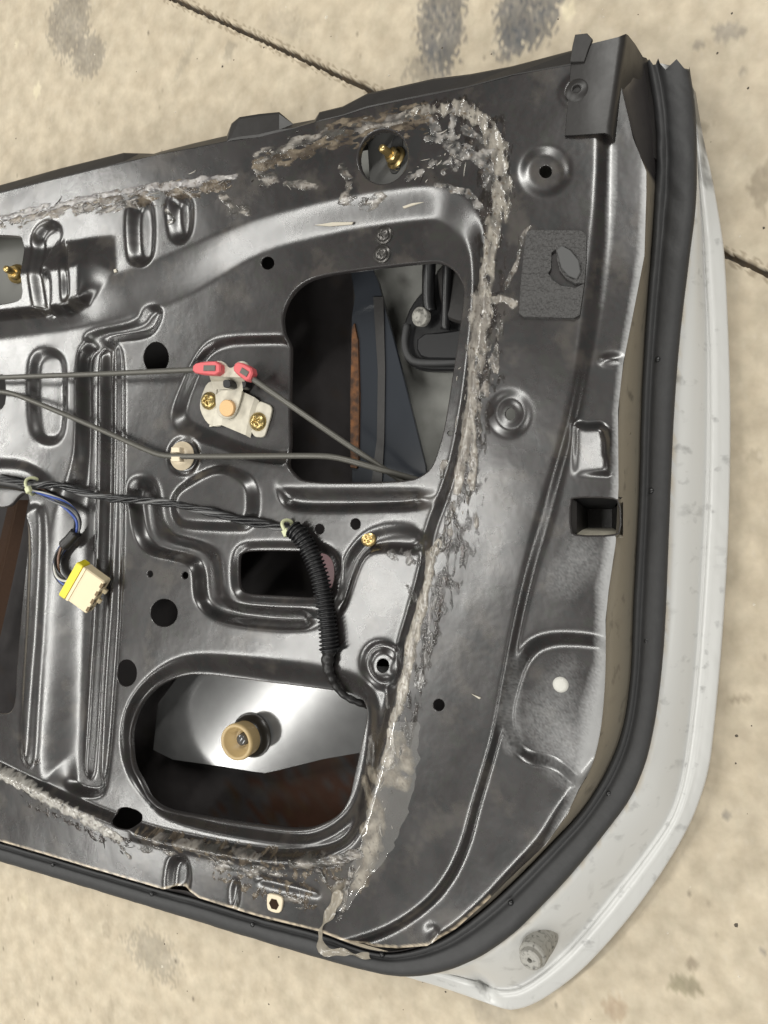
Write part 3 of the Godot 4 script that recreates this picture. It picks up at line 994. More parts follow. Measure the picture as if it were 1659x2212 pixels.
func make_edges() -> void:
	var n := 240
	# [px, py, mm]
	var edge := []
	for k in EDGE.size():
		edge.append([EDGE[k][0], EDGE[k][1], 3.0 if k < 14 else (0.0 if k < 24 else 7.0)])
	var e0 := line(edge, n)
	var seal_in := line([[1395, 130, -46], [1412, 230, -48], [1420, 330, -50], [1413, 450, -50], [1406, 553, -50], [1393, 720, -50], [1384, 886, -50], [1381, 1053, -50], [1373, 1206, -50], [1366, 1339, -50], [1364, 1439, -49], [1353, 1539, -46], [1336, 1606, -43], [1314, 1656, -40], [1296, 1692, -38], [1253, 1759, -34], [1186, 1826, -30], [1123, 1892, -26], [1056, 1955, -22], [986, 2010, -18], [926, 2042, -16], [853, 2060, -14], [803, 2056, -13], [753, 2040, -12], [690, 2014, -11], [553, 1981, -10], [417, 1938, -9], [353, 1923, -9], [200, 1878, -8], [0, 1819, -8], [-240, 1747, -8]], n)
	var seal_out := line([[1490, 150, -48], [1503, 233, -49], [1506, 330, -50], [1505, 440, -50], [1490, 553, -50], [1469, 720, -50], [1456, 886, -50], [1449, 1053, -50], [1443, 1206, -50], [1438, 1339, -50], [1431, 1439, -49], [1419, 1539, -46], [1406, 1606, -43], [1393, 1656, -40], [1363, 1726, -38], [1313, 1792, -34], [1233, 1892, -30], [1166, 1962, -26], [1106, 2022, -22], [1020, 2079, -18], [936, 2106, -16], [870, 2111, -14], [830, 2106, -13], [786, 2096, -12], [690, 2070, -11], [553, 2030, -10], [417, 1987, -9], [353, 1968, -9], [200, 1921, -8], [0, 1861, -8], [-240, 1790, -8]], n)
	# side wall with a soft shoulder
	var rows := [to_world(shift(e0, 0.5)), to_world(mixed(e0, seal_in, 0.06, -0.8)), to_world(mixed(e0, seal_in, 0.20, 0.5)), to_world(mixed(e0, seal_in, 0.55, 0.0)), to_world(mixed(e0, seal_in, 0.9, -1.0)), to_world(mixed(e0, seal_in, 1.1, -2.0))]
	var wc := PackedColorArray()
	for r in rows.size():
		for i in n:
			var p: Vector3 = rows[r][i]
			var white := Color(0.30, 0.27, 0.215)
			var low := clampf((e0[i].x - 980.0) / 160.0 + n_mid.get_noise_2d(p.x, p.z), 0.0, 1.0)
			if e0[i].y < 345.0:
				low = 0.0
			wc.append(Color(0.045, 0.042, 0.040).lerp(white, low))
	put("side_wall", sheet(rows, false, wc), M.white_paint, door)
	# weatherstrip
	var prof := [[0.0, -2.0], [0.02, 3.0], [0.07, 6.0], [0.16, 6.5], [0.22, 3.5], [0.28, 3.0], [0.33, 5.5], [0.45, 7.0], [0.70, 7.5], [0.90, 6.5], [0.98, 4.0], [1.0, 0.5], [0.985, -2.0]]
	var sr := []
	for p in prof:
		sr.append(to_world(mixed(seal_in, seal_out, p[0], p[1])))
	for r in sr.size():
		for i in n:
			var q: Vector3 = sr[r][i]
			var wob := 0.0007 * n_big.get_noise_2d(q.x * 1.5, q.z * 1.5)
			if i < 46:
				var f := (46 - i) / 46.0
				wob += f * (0.004 * n_big.get_noise_3d(q.x * 1.4, 3.0, q.z * 0.7) + 0.0016 * n_mid.get_noise_2d(q.x * 0.8, q.z * 0.4))
			q.y += wob
			if i == 0:
				q.z += 0.006 * n_mid.get_noise_2d(q.x * 1.7, r * 1.3) + 0.003 * sin(r * 2.1)
			sr[r][i] = q
	var seal := put("weatherstrip", sheet(sr), M.rubber, door)
	seal.set_meta("label", "black rubber weatherstrip, torn at its upper end")
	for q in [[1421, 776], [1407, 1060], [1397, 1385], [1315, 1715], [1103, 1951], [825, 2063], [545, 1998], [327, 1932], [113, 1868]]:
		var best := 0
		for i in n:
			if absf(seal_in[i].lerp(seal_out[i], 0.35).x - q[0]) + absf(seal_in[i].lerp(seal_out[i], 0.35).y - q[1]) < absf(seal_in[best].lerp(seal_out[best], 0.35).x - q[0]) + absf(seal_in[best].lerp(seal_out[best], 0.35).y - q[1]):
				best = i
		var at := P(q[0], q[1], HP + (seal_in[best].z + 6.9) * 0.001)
		put("seal_hole_shade", lathe([Vector2(0.0, 0.0009), Vector2(0.0012, 0.0008), Vector2(0.0021, 0.0002), Vector2(0.0023, -0.0008)], at, Vector3.UP, 12), M.black_plastic, seal)  # black domed discs stand in for the shade inside the seal's small holes
	# outer skin: white flange, folded hem, rounded edge
	var hem_in := line([[1497, 190, -70], [1500, 260, -72], [1508, 380, -74], [1519, 500, -75], [1522, 570, -75], [1533, 720, -75], [1534, 886, -75], [1532, 1053, -75], [1524, 1206, -75], [1516, 1339, -75], [1506, 1473, -75], [1491, 1606, -74], [1483, 1659, -73], [1473, 1709, -72], [1449, 1776, -71], [1389, 1859, -70], [1323, 1942, -69], [1256, 2026, -68], [1189, 2092, -67], [1123, 2138, -66], [1080, 2140, -66], [1062, 2134, -66], [1054, 2128, -86], [1036, 2121, -86], [1028, 2119, -66], [960, 2100, -66], [870, 2080, -66], [700, 2036, -66], [553, 1996, -66], [417, 1953, -66], [200, 1888, -66], [0, 1828, -66], [-240, 1757, -66]], n)
	var hem_out := line([[1503, 200, -80], [1519, 300, -80], [1539, 383, -80], [1559, 500, -80], [1566, 553, -80], [1574, 720, -80], [1579, 886, -80], [1576, 1106, -80], [1568, 1273, -80], [1556, 1439, -80], [1543, 1573, -80], [1533, 1659, -79], [1513, 1726, -78], [1486, 1792, -77], [1426, 1892, -76], [1353, 1992, -75], [1263, 2092, -74], [1199, 2142, -73], [1149, 2172, -73], [1106, 2183, -73], [1086, 2179, -73], [1020, 2156, -73], [953, 2132, -73], [873, 2110, -73], [700, 2056, -73], [553, 2016, -73], [417, 1972, -73], [200, 1906, -73], [0, 1846, -73], [-240, 1775, -73]], n)
	var base := []
	for i in n:
		base.append(Vector3(seal_out[i].x, seal_out[i].y, seal_out[i].z - 3.0))
	var skin := [to_world(mixed(seal_in, seal_out, 0.3, -4.0)), to_world(shift(base, -1.0)), to_world(mixed(base, hem_in, 0.15, 1.5)), to_world(mixed(base, hem_in, 0.55, 3.0)), to_world(mixed(base, hem_in, 0.9, -1.5)), to_world(mixed(base, hem_in, 0.985, -3.0)), to_world(mixed(hem_in, hem_out, 0.02, -0.5)), to_world(mixed(hem_in, hem_out, 0.10, 1.8)), to_world(mixed(hem_in, hem_out, 0.45, 1.6)), to_world(mixed(hem_in, hem_out, 0.60, 0.7)), to_world(mixed(hem_in, hem_out, 0.90, 1.0)), to_world(mixed(hem_in, hem_out, 0.98, 0.0)), to_world(mixed(hem_in, hem_out, 1.0, -1.2)), to_world(mixed(hem_in, hem_out, 0.98, -3.0)), to_world(mixed(hem_in, hem_out, 0.5, -5.0))]
	var sc := PackedColorArray()
	for r in skin.size():
		for i in n:
			var q: Vector3 = skin[r][i]
			if r >= 6 and r <= 12:
				q.y += 0.0005 * n_mid.get_noise_2d(q.x * 0.6, q.z * 0.6)
				skin[r][i] = q
			var c := Color(0.57, 0.57, 0.555)
			var nm := n_mid.get_noise_2d(q.x * 0.8, q.z * 0.3)
			if r <= 3:
				c = c.lerp(Color(0.50, 0.42, 0.30), clampf(0.25 + nm, 0.0, 0.7) if r <= 1 else 0.0)
			if hem_out[i].y < 420.0:
				c = c.lerp(Color(0.10, 0.095, 0.085), clampf((420.0 - hem_out[i].y) / 160.0 + nm, 0.0, 0.9))
			sc.append(c)
	var sk := put("outer_skin", sheet(skin, false, sc), M.white_paint, door)
	sk.set_meta("label", "white painted rim of the outer skin with scuffed hem")
	# inner face of the skin, lying just above the floor
	var gx := 90
	var gz := 100
	var srows := []
	var scol := PackedColorArray()
	var rust := Color(0.05, 0.025, 0.014)
	var ring := PackedVector2Array()
	for i in n:
		ring.append(Vector2(skin[9][i].x, skin[9][i].z))
	for p in [[-240, 500], [0, 440], [267, 380], [553, 320], [793, 260], [1106, 190], [1239, 165], [1440, 120]]:
		ring.append(Q(p[0], p[1], 0.03))
	var tri := Geometry2D.triangulate_polygon(ring)
	var st := SurfaceTool.new()
	st.begin(Mesh.PRIMITIVE_TRIANGLES)
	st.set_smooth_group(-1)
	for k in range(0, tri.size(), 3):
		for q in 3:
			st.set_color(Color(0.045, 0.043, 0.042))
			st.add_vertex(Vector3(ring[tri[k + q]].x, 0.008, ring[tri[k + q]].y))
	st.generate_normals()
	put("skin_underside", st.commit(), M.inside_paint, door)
	for j in gz:
		var row := PackedVector3Array()
		for i in gx:
			var x := -0.86 + 0.80 * i / (gx - 1)
			var z := -0.42 + 0.84 * j / (gz - 1)
			row.append(Vector3(x, 0.013 + 0.02 * (x + 0.5) * (x + 0.5) + 0.0006 * n_big.get_noise_2d(x, z), z))
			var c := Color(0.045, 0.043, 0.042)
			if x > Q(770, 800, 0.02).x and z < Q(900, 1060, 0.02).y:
				c = Color(0.30, 0.30, 0.28)  # paler patch, light painted into the skin behind the big opening
			var q := Vector2(x, z).distance_to(Q(690, 1730, 0.015)) / 0.08 + n_mid.get_noise_2d(x * 0.6, z * 0.6) * 1.6
			c = c.lerp(rust, clampf((1.0 - q) * 2.0, 0.0, 0.9))
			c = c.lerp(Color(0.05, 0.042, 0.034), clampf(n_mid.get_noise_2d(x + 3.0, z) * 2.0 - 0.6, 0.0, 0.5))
			scol.append(c)
		srows.append(row)
	# keep it inside the door
	for j in gz:
		for i in gx:
			var p: Vector3 = srows[j][i]
			if not Geometry2D.is_point_in_polygon(Vector2(p.x, p.z), ring):
				var bq := Vector2(p.x, p.z).lerp(Vector2(-0.42, 0.0), 0.0)
				for t in 40:
					if Geometry2D.is_point_in_polygon(bq, ring):
						break
					bq = bq.lerp(Vector2(-0.42, 0.0), 0.03)
				srows[j][i] = Vector3(bq.x, p.y, bq.y)
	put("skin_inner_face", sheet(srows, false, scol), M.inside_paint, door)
	# belt flange along the window line
	var t1 := []
	var t2 := []
	for p in [[-240, 482], [0, 417], [133, 384], [267, 352], [300, 344], [333, 336], [345, 333], [420, 320], [490, 306], [497, 304], [517, 301], [560, 296], [603, 285], [633, 278], [680, 265], [690, 262], [740, 250], [793, 233], [936, 204], [1006, 190], [1106, 163], [1239, 140]]:
		t1.append(Vector3(p[0], p[1], 10.2))
	for p in [[-240, 462, 2], [0, 400, 2], [133, 363, 2], [267, 330, 3], [300, 331, -2], [333, 332, -4], [345, 328, 2], [420, 309, 2], [490, 293, 2], [500, 267, 8], [517, 253, 10], [560, 246, 10], [603, 242, 9], [633, 267, 4], [680, 258, 2], [690, 242, 6], [740, 230, 6], [793, 202, 6], [936, 170, 5], [1016, 160, 4], [1106, 143, 4], [1239, 108, 4]]:
		t2.append(Vector3(p[0], p[1], p[2]))
	var tw := to_world(t2)
	var low := PackedVector3Array()
	for q in tw:
		low.append(Vector3(q.x, 0.035, q.z + 0.004))
	var st2 := SurfaceTool.new()
	st2.begin(Mesh.PRIMITIVE_TRIANGLES)
	add_sheet(st2, [to_world(t1), to_world(mixed(t1, t2, 0.12, 0.9)), to_world(mixed(t1, t2, 0.9, 0.8)), tw], false, PackedColorArray(), true)
	add_sheet(st2, [tw, low], false, PackedColorArray(), true)
	st2.generate_normals()
	put("belt_flange", st2.commit(), M.strap_paint, door)
	# folded strap over the upper corner
	var strap := []
	for c in [[[[1237, 104], [1229, 200], [1221, 292]], 13.0], [[[1262, 98], [1256, 200], [1250, 291]], 13.6], [[[1335, 80], [1322, 190], [1306, 287]], 13.6], [[[1352, 73], [1334, 180], [1318, 291]], 12.0], [[[1357, 76], [1340, 190], [1327, 303]], 6.0], [[[1372, 95], [1366, 200], [1352, 331]], -20.0], [[[1389, 123], [1398, 225], [1402, 326]], -42.0], [[[1396, 125], [1412, 225], [1412, 340]], -44.0], [[[1400, 130], [1420, 230], [1424, 348]], -50.0]]:
		var pts := []
		for p in c[0]:
			pts.append([p[0], p[1], c[1]])
		strap.append(to_world(line(pts, 14)))
	var under := []
	for row in strap:
		var u := PackedVector3Array()
		for q in row:
			u.append(q - Vector3(0.0006, 0.0014, 0))
		under.append(u)
	var st3 := SurfaceTool.new()
	st3.begin(Mesh.PRIMITIVE_TRIANGLES)
	add_sheet(st3, strap, false, PackedColorArray(), false, 1)
	add_sheet(st3, under, false, PackedColorArray(), false, 2)
	var e1 := PackedVector3Array()
	var e2 := PackedVector3Array()
	for r in strap.size():
		e1.append(strap[r][13])
		e2.append(under[r][13])
	add_sheet(st3, [e1, e2], false, PackedColorArray(), true)
	add_sheet(st3, [strap[0], under[0]], false, PackedColorArray(), true)
	st3.generate_normals()
	var sp := put("corner_strap", st3.commit(), M.strap_paint, door)
	put("folded_tab", plan_plate([[1242, 74], [1268, 71], [1280, 84], [1272, 104], [1262, 133], [1231, 134], [1236, 100]], 15.5, 0.0025, 0), M.strap_paint, sp)
	boss_ring(sp, 1246, 194, 13.8)

func boss_ring(parent: Node, px: float, py: float, lev: float) -> void:
	var at := P(px, py, HP + lev * 0.001)
	put("screw_bush", lathe([Vector2(0.0, -0.0030), Vector2(0.0026, -0.0030), Vector2(0.0028, 0.0014), Vector2(0.0036, 0.0018), Vector2(0.0046, 0.0012), Vector2(0.0066, 0.0010), Vector2(0.0085, -0.0006)], at, Vector3.UP, 24), M.strap_paint, parent)

# ------------------------------------------------------------------ inside the door, seen through the openings
func make_inside() -> void:
	# lowered window pane
	var pane := plan_plate([[720, 470], [800, 545], [868, 800], [936, 1075], [900, 1140], [768, 1140], [758, 1000], [757, 700], [770, 620]], -55, 0.004, 1)
	var g := put("window_glass", pane, M.glass, door)
	put("orange_strip", plan_plate([[760, 706], [765, 698], [773, 735], [776, 850], [774, 1000], [770, 1012], [757, 1010], [756, 850]], -52, 0.003, 0), M.orange_strip, g)
	put("guide_rail", plan_plate([[806, 640], [828, 640], [832, 800], [830, 950], [824, 1060], [800, 1060], [814, 950], [816, 800]], -53.0, 0.0014, 0), M.strap_paint, g)
	# outside door handle: cup, frame, bolt, two levers
	var hd := put("handle_cup", plan_plate([[866, 720], [884, 660], [925, 615], [960, 560], [1060, 560], [1060, 800], [930, 802], [890, 795], [868, 770]], -62, 0.010, 2, 0.002), M.black_plastic, door)
	put("cup_rim", tube(smooth3([P(880, 700, 0.045), P(872, 745, 0.045), P(885, 780, 0.045), P(920, 785, 0.045), P(1020, 780, 0.045)], 30), 0.0035, 8), M.rubber, hd)
	put("latch_body", plan_plate([[900, 722], [960, 716], [1040, 706], [1040, 775], [930, 778], [898, 766]], -50, 0.012, 1, 0.002), M.black_plastic, hd)
	put("latch_body", plan_plate([[940, 560], [1040, 555], [1040, 690], [975, 700], [950, 660]], -46, 0.014, 1, 0.002), M.strap_paint, hd)
	put("handle_lever", tube(smooth3([P(928, 555, 0.06), P(926, 600, 0.055), P(926, 650, 0.05), P(930, 672, 0.048)], 20), 0.006, 10), M.black_plastic, hd)
	put("handle_lever", tube(smooth3([P(968, 550, 0.06), P(966, 610, 0.055), P(964, 690, 0.05), P(962, 712, 0.048)], 20), 0.0045, 10), M.black_plastic, hd)
	put("bolt", lathe([Vector2(0.0085, -0.004), Vector2(0.0085, 0.001), Vector2(0.0078, 0.002), Vector2(0.0055, 0.002), Vector2(0.005, 0.005), Vector2(0.0035, 0.006), Vector2(0, 0.006)], P(908, 684, 0.052), Vector3(-0.3, 1, 0.1), 20), M.buffer_rubber, hd)
	# window lifter arm with its roller
	var pl := []
	for p in [[330, 1620], [372, 1641], [470, 1655], [548, 1668], [572, 1671], [596, 1666], [700, 1640], [860, 1612], [860, 1440], [500, 1430], [400, 1440], [340, 1520]]:
		pl.append(Q(p[0], p[1], 0.045))
	var arm := put("lifter_plate", plate(pl, 0.002, Transform3D(Basis(Vector3(0, 0, 1), 0.0), Vector3(0, 0.043, 0)), 0.0006), M.galvanised, door)
	var rc := P(543, 1588, 0.046)
	put("roller", lathe([Vector2(0.006, 0.012), Vector2(0.011, 0.013), Vector2(0.0135, 0.025), Vector2(0.0148, 0.0265), Vector2(0.0170, 0.026), Vector2(0.0176, 0.023), Vector2(0.0165, 0.013), Vector2(0.0165, 0.004)], rc, Vector3.UP, 36), M.roller_plastic, arm)
	put("roller_base", lathe([Vector2(0.0168, 0.010), Vector2(0.019, 0.008), Vector2(0.019, 0.0), Vector2(0.022, 0.0)], rc, Vector3.UP, 32), M.grease_black, arm)
	put("roller_pin", lathe([Vector2(0.0, 0.018), Vector2(0.0045, 0.018), Vector2(0.0055, 0.017), Vector2(0.0055, 0.0)], rc, Vector3.UP, 20), M.galvanised, arm)
	# rusty stays in the left opening
	put("stiffener", sheet([to_world(line([[62, 1080, -45], [40, 1200, -45], [-10, 1420, -45]], 10)), to_world(line([[40, 1080, -40], [14, 1200, -40], [-40, 1420, -40]], 10)), to_world(line([[34, 1080, -44], [8, 1200, -44], [-48, 1420, -44]], 10)), to_world(line([[20, 1080, -44], [-8, 1200, -44], [-64, 1420, -44]], 10))], false, PackedColorArray(), true), M.rust_brown, door)
	put("stiffener", plan_plate([[690, 1170], [740, 1180], [740, 1300], [705, 1300]], -45, 0.003, 0), mat("red_reflector", Color(0.12, 0.02, 0.03), 0.4), door)
	# lock strike box in the right edge
	var bx := put("latch_box", sheet([to_world(line([[1229, 1074, 3], [1229, 1160, 3]], 2, 0)), to_world(line([[1246, 1084, -2], [1246, 1152, -2]], 2, 0)), to_world(line([[1270, 1100, -40], [1270, 1146, -40]], 2, 0)), to_world(line([[1322, 1100, -40], [1322, 1146, -40]], 2, 0)), to_world(line([[1346, 1084, 0], [1346, 1158, 0]], 2, 0))], false, PackedColorArray(), true), M.strap_paint, door)
	put("box_floor", sheet([to_world(line([[1236, 1158, 2], [1345, 1162, 0]], 6, 0)), to_world(line([[1256, 1146, -14], [1335, 1148, -16]], 6, 0)), to_world(line([[1266, 1140, -40], [1326, 1140, -40]], 6, 0))], false, PackedColorArray(), true), M.cream_plate, bx)
	put("box_roof", sheet([to_world(line([[1236, 1074, 2], [1345, 1074, 2]], 6, 0)), to_world(line([[1256, 1090, -20], [1330, 1090, -20]], 6, 0)), to_world(line([[1266, 1100, -40], [1326, 1100, -40]], 6, 0))], false, PackedColorArray(), true), M.black_plastic, bx)
	# stud and slotted plate behind the round opening
	var sb := put("slotted_plate", plan_plate([[790, 262], [900, 262], [900, 414], [800, 414]], -16, 0.002, 0), mat("plate_grey", Color(0.13, 0.13, 0.125), 0.5), door)
	put("adjuster_slot", plan_plate([[846, 296], [862, 292], [872, 300], [866, 360], [856, 376], [842, 374], [840, 350]], -15, 0.0015, 2), M.galvanised, sb)
	stud(sb, P(856, 342, HP - 0.015), Vector3(-0.35, 1, -0.15), 0.78)
	var sb2 := put("slotted_plate", plan_plate([[-60, 490], [60, 490], [60, 670], [-60, 670]], -12, 0.002, 0), mat("plate_olive", Color(0.09, 0.09, 0.08), 0.5), door)
	stud(sb2, P(37, 592, HP - 0.011), Vector3(0.25, 1, 0), 0.85)

func stud(parent: Node, at: Vector3, axis: Vector3, s: float) -> void:
	var b := put("stud", lathe([Vector2(0.012 * s, 0.0), Vector2(0.012 * s, 0.0014), Vector2(0.009 * s, 0.0018), Vector2(0.0088 * s, 0.003)], at, axis, 28), M.gold_zinc, parent)
	put("nut", lathe([Vector2(0.0088 * s, 0.0018), Vector2(0.0088 * s, 0.007), Vector2(0.0076 * s, 0.0082), Vector2(0.0045 * s, 0.0084)], at, axis, 6, true), M.gold_zinc, b if false else parent)
	put("threaded_end", lathe([Vector2(0.0044 * s, 0.004), Vector2(0.0044 * s, 0.017), Vector2(0.0034 * s, 0.019), Vector2(0.0, 0.019)], at, axis, 16), M.gold_zinc, parent)

# ------------------------------------------------------------------ sealant smeared round the central plate
func goo(called: String, strokes: Array, thick: float, ragged: float, cover: float, tints: Array, mt: Material, sd: float, flow := Vector2(1, 1), body := 1.0, cell := 0.0008) -> void:
	var segs := []
	var lo := Vector2(9, 9)
	var hi := Vector2(-9, -9)
	for s in strokes:
		for i in maxi(s.size() - 1, 1):
			var p = s[i]
			var q = s[mini(i + 1, s.size() - 1)]
			var a3 := on_panel(p[0], p[1])
			var b3 := on_panel(q[0], q[1])
			var sc := 0.00040
			segs.append([Vector2(a3.x, a3.z), Vector2(b3.x, b3.z), p[2] * sc, q[2] * sc])
			for k in [segs[-1][0], segs[-1][1]]:
				lo = lo.min(k - Vector2(0.016, 0.016))
				hi = hi.max(k + Vector2(0.016, 0.016))
	var w := int((hi.x - lo.x) / cell) + 2
	var h := int((hi.y - lo.y) / cell) + 2
	var d := PackedFloat32Array()
	d.resize(w * h)
	d.fill(9.0)
	for s in segs:
		var a: Vector2 = s[0]
		var e: Vector2 = s[1] - a
		var ra: float = s[2]
		var rb: float = s[3]
		var band := maxf(ra, rb) * (1.0 + ragged) + 0.002
		var inv := 1.0 / maxf(e.length_squared(), 1e-12)
		var c0 := maxi(0, int((minf(a.x, s[1].x) - band - lo.x) / cell))
		var c1 := mini(w - 1, int((maxf(a.x, s[1].x) + band - lo.x) / cell) + 1)
		var r0 := maxi(0, int((minf(a.y, s[1].y) - band - lo.y) / cell))
		var r1 := mini(h - 1, int((maxf(a.y, s[1].y) + band - lo.y) / cell) + 1)
		for j in range(r0, r1 + 1):
			for i in range(c0, c1 + 1):
				var p := lo + Vector2(i, j) * cell - a
				var t := clampf(p.dot(e) * inv, 0.0, 1.0)
				var rr := lerpf(ra, rb, t)
				var q := (p - e * t).length() / rr
				if q < d[j * w + i]:
					d[j * w + i] = q
	# thickness
	var th := PackedFloat32Array()
	th.resize(w * h)
	th.fill(-1.0)
	var id := PackedInt32Array()
	id.resize(w * h)
	id.fill(-1)
	var ys := PackedFloat32Array()
	ys.resize(w * h)
	for k in w * h:
		var q := d[k]
		if q > 1.0 + ragged:
			continue
		var x := lo.x + (k % w) * cell
		var z := lo.y + (k / w) * cell
		var nm := n_mid.get_noise_2d(x * flow.x * 0.62 + sd, z * flow.y * 0.62)
		var nf := n_fine.get_noise_2d(x * flow.x * 0.4, z * flow.y * 0.4 + sd)
		var e := 1.0 - q + ragged * (nm * 1.0 + nf * 0.10)
		var nb := n_mid.get_noise_2d(x * 0.5 * flow.x + sd * 3.0, z * 0.5 * flow.y)
		e = minf(e, (nb + nm * 0.5) * 0.8 + cover)
		if SOLID[gj(z) * NX + gi(x)] < 0.0004:
			e = -1.0
		if e < -0.15:
			continue
		th[k] = e
		var t := thick * clampf(e * 2.2, 0.0, 1.0)
		var s2 := sqrt(maxf(t / thick, 0.0)) * thick
		ys[k] = hs(x, z) + s2 * (0.62 + 0.55 * n_mid.get_noise_2d(x * flow.x * 0.8 + sd * 2.0, z * flow.y * 0.8) + 0.07 * nf) - 0.00012
	var pos := PackedVector3Array()
	var nr := PackedVector3Array()
	var col := PackedColorArray()
	var idx := PackedInt32Array()
	for j in range(1, h - 1):
		for i in range(1, w - 1):
			var k := j * w + i
			if th[k] < -0.15:
				continue
			var x := lo.x + i * cell
			var z := lo.y + j * cell
			if ys[k] == 0.0:
				ys[k] = hs(x, z) - 0.0001
			id[k] = pos.size()
			pos.append(Vector3(x, ys[k], z))
			var xl := ys[k - 1] if ys[k - 1] > 0.0 else ys[k]
			var xr := ys[k + 1] if ys[k + 1] > 0.0 else ys[k]
			var zl := ys[k - w] if ys[k - w] > 0.0 else ys[k]
			var zr := ys[k + w] if ys[k + w] > 0.0 else ys[k]
			nr.append(Vector3(xl - xr, 2.0 * cell, zl - zr).normalized())
			var m := n_mid.get_noise_2d(x * 0.6 * flow.x + 5.0 + sd, z * 0.6 * flow.y) + 0.12 * n_fine.get_noise_2d(x * 0.5 + sd, z * 0.5)
			var c: Color = tints[0].lerp(tints[1], clampf(m * 1.6 + 0.35, 0.0, 1.0))
			var m2 := n_mid.get_noise_2d(x * 1.1 - sd, z * 1.1 + 2.0)
			c = c.lerp(tints[2], clampf(m2 * 2.6 - 0.75, 0.0, 0.85))
			c.a = clampf((0.22 + 2.2 * maxf(th[k], 0.0)) * body + 0.3 * m2, 0.0, 1.0)
			col.append(c)
	for j in range(1, h - 2):
		for i in range(1, w - 2):
			var k := j * w + i
			for tri in [[k, k + 1, k + w + 1], [k, k + w + 1, k + w]]:
				var n := 0
				for e in 3:
					if id[tri[e]] < 0:
						n = -9
					elif th[tri[e]] >= 0.0:
						n += 1
				if n <= 0:
					continue
				if n == 3:
					idx.append_array([id[tri[0]], id[tri[1]], id[tri[2]]])
					continue
				var ring := []
				for e in 3:
					var p: int = tri[e]
					var q: int = tri[(e + 1) % 3]
					if th[p] >= 0.0:
						ring.append(id[p])
					if (th[p] >= 0.0) != (th[q] >= 0.0):
						var t := th[p] / (th[p] - th[q])
						ring.append(pos.size())
						pos.append(pos[id[p]].lerp(pos[id[q]], t))
						nr.append(nr[id[p]].lerp(nr[id[q]], t).normalized())
						col.append(col[id[p]].lerp(col[id[q]], t))
				for e in range(1, ring.size() - 1):
					idx.append_array([ring[0], ring[e], ring[e + 1]])
	if idx.size():
		put(called, mesh_of(pos, nr, idx, col), mt, door).set_meta("kind", "stuff")

var STRINGS := [
	[[0, 473, 16], [150, 437, 16], [350, 402, 20], [510, 385, 22], [620, 400, 24]],
	[[560, 340, 26], [740, 285, 26], [900, 245, 20], [1000, 240, 22], [1060, 290, 30], [1080, 400, 26], [1060, 540, 26]],
	[[940, 280, 34], [1000, 320, 34], [960, 370, 30], [880, 390, 22]],
	[[1045, 620, 26], [1035, 700, 40], [1025, 800, 40], [1010, 950, 34], [995, 1050, 30]],
	[[1035, 640, 30], [1030, 760, 34], [1020, 860, 30]],
	[[990, 1060, 30], [970, 1150, 40], [940, 1220, 40], [915, 1310, 34], [890, 1420, 30], [870, 1520, 26], [840, 1600, 26]],
	[[840, 1600, 24], [820, 1700, 30], [800, 1820, 30], [760, 1900, 30]],
	[[300, 1810, 22], [440, 1840, 26], [600, 1870, 28], [720, 1880, 24]],
	[[0, 1676, 18], [100, 1728, 20], [200, 1780, 20], [290, 1830, 26]],
]

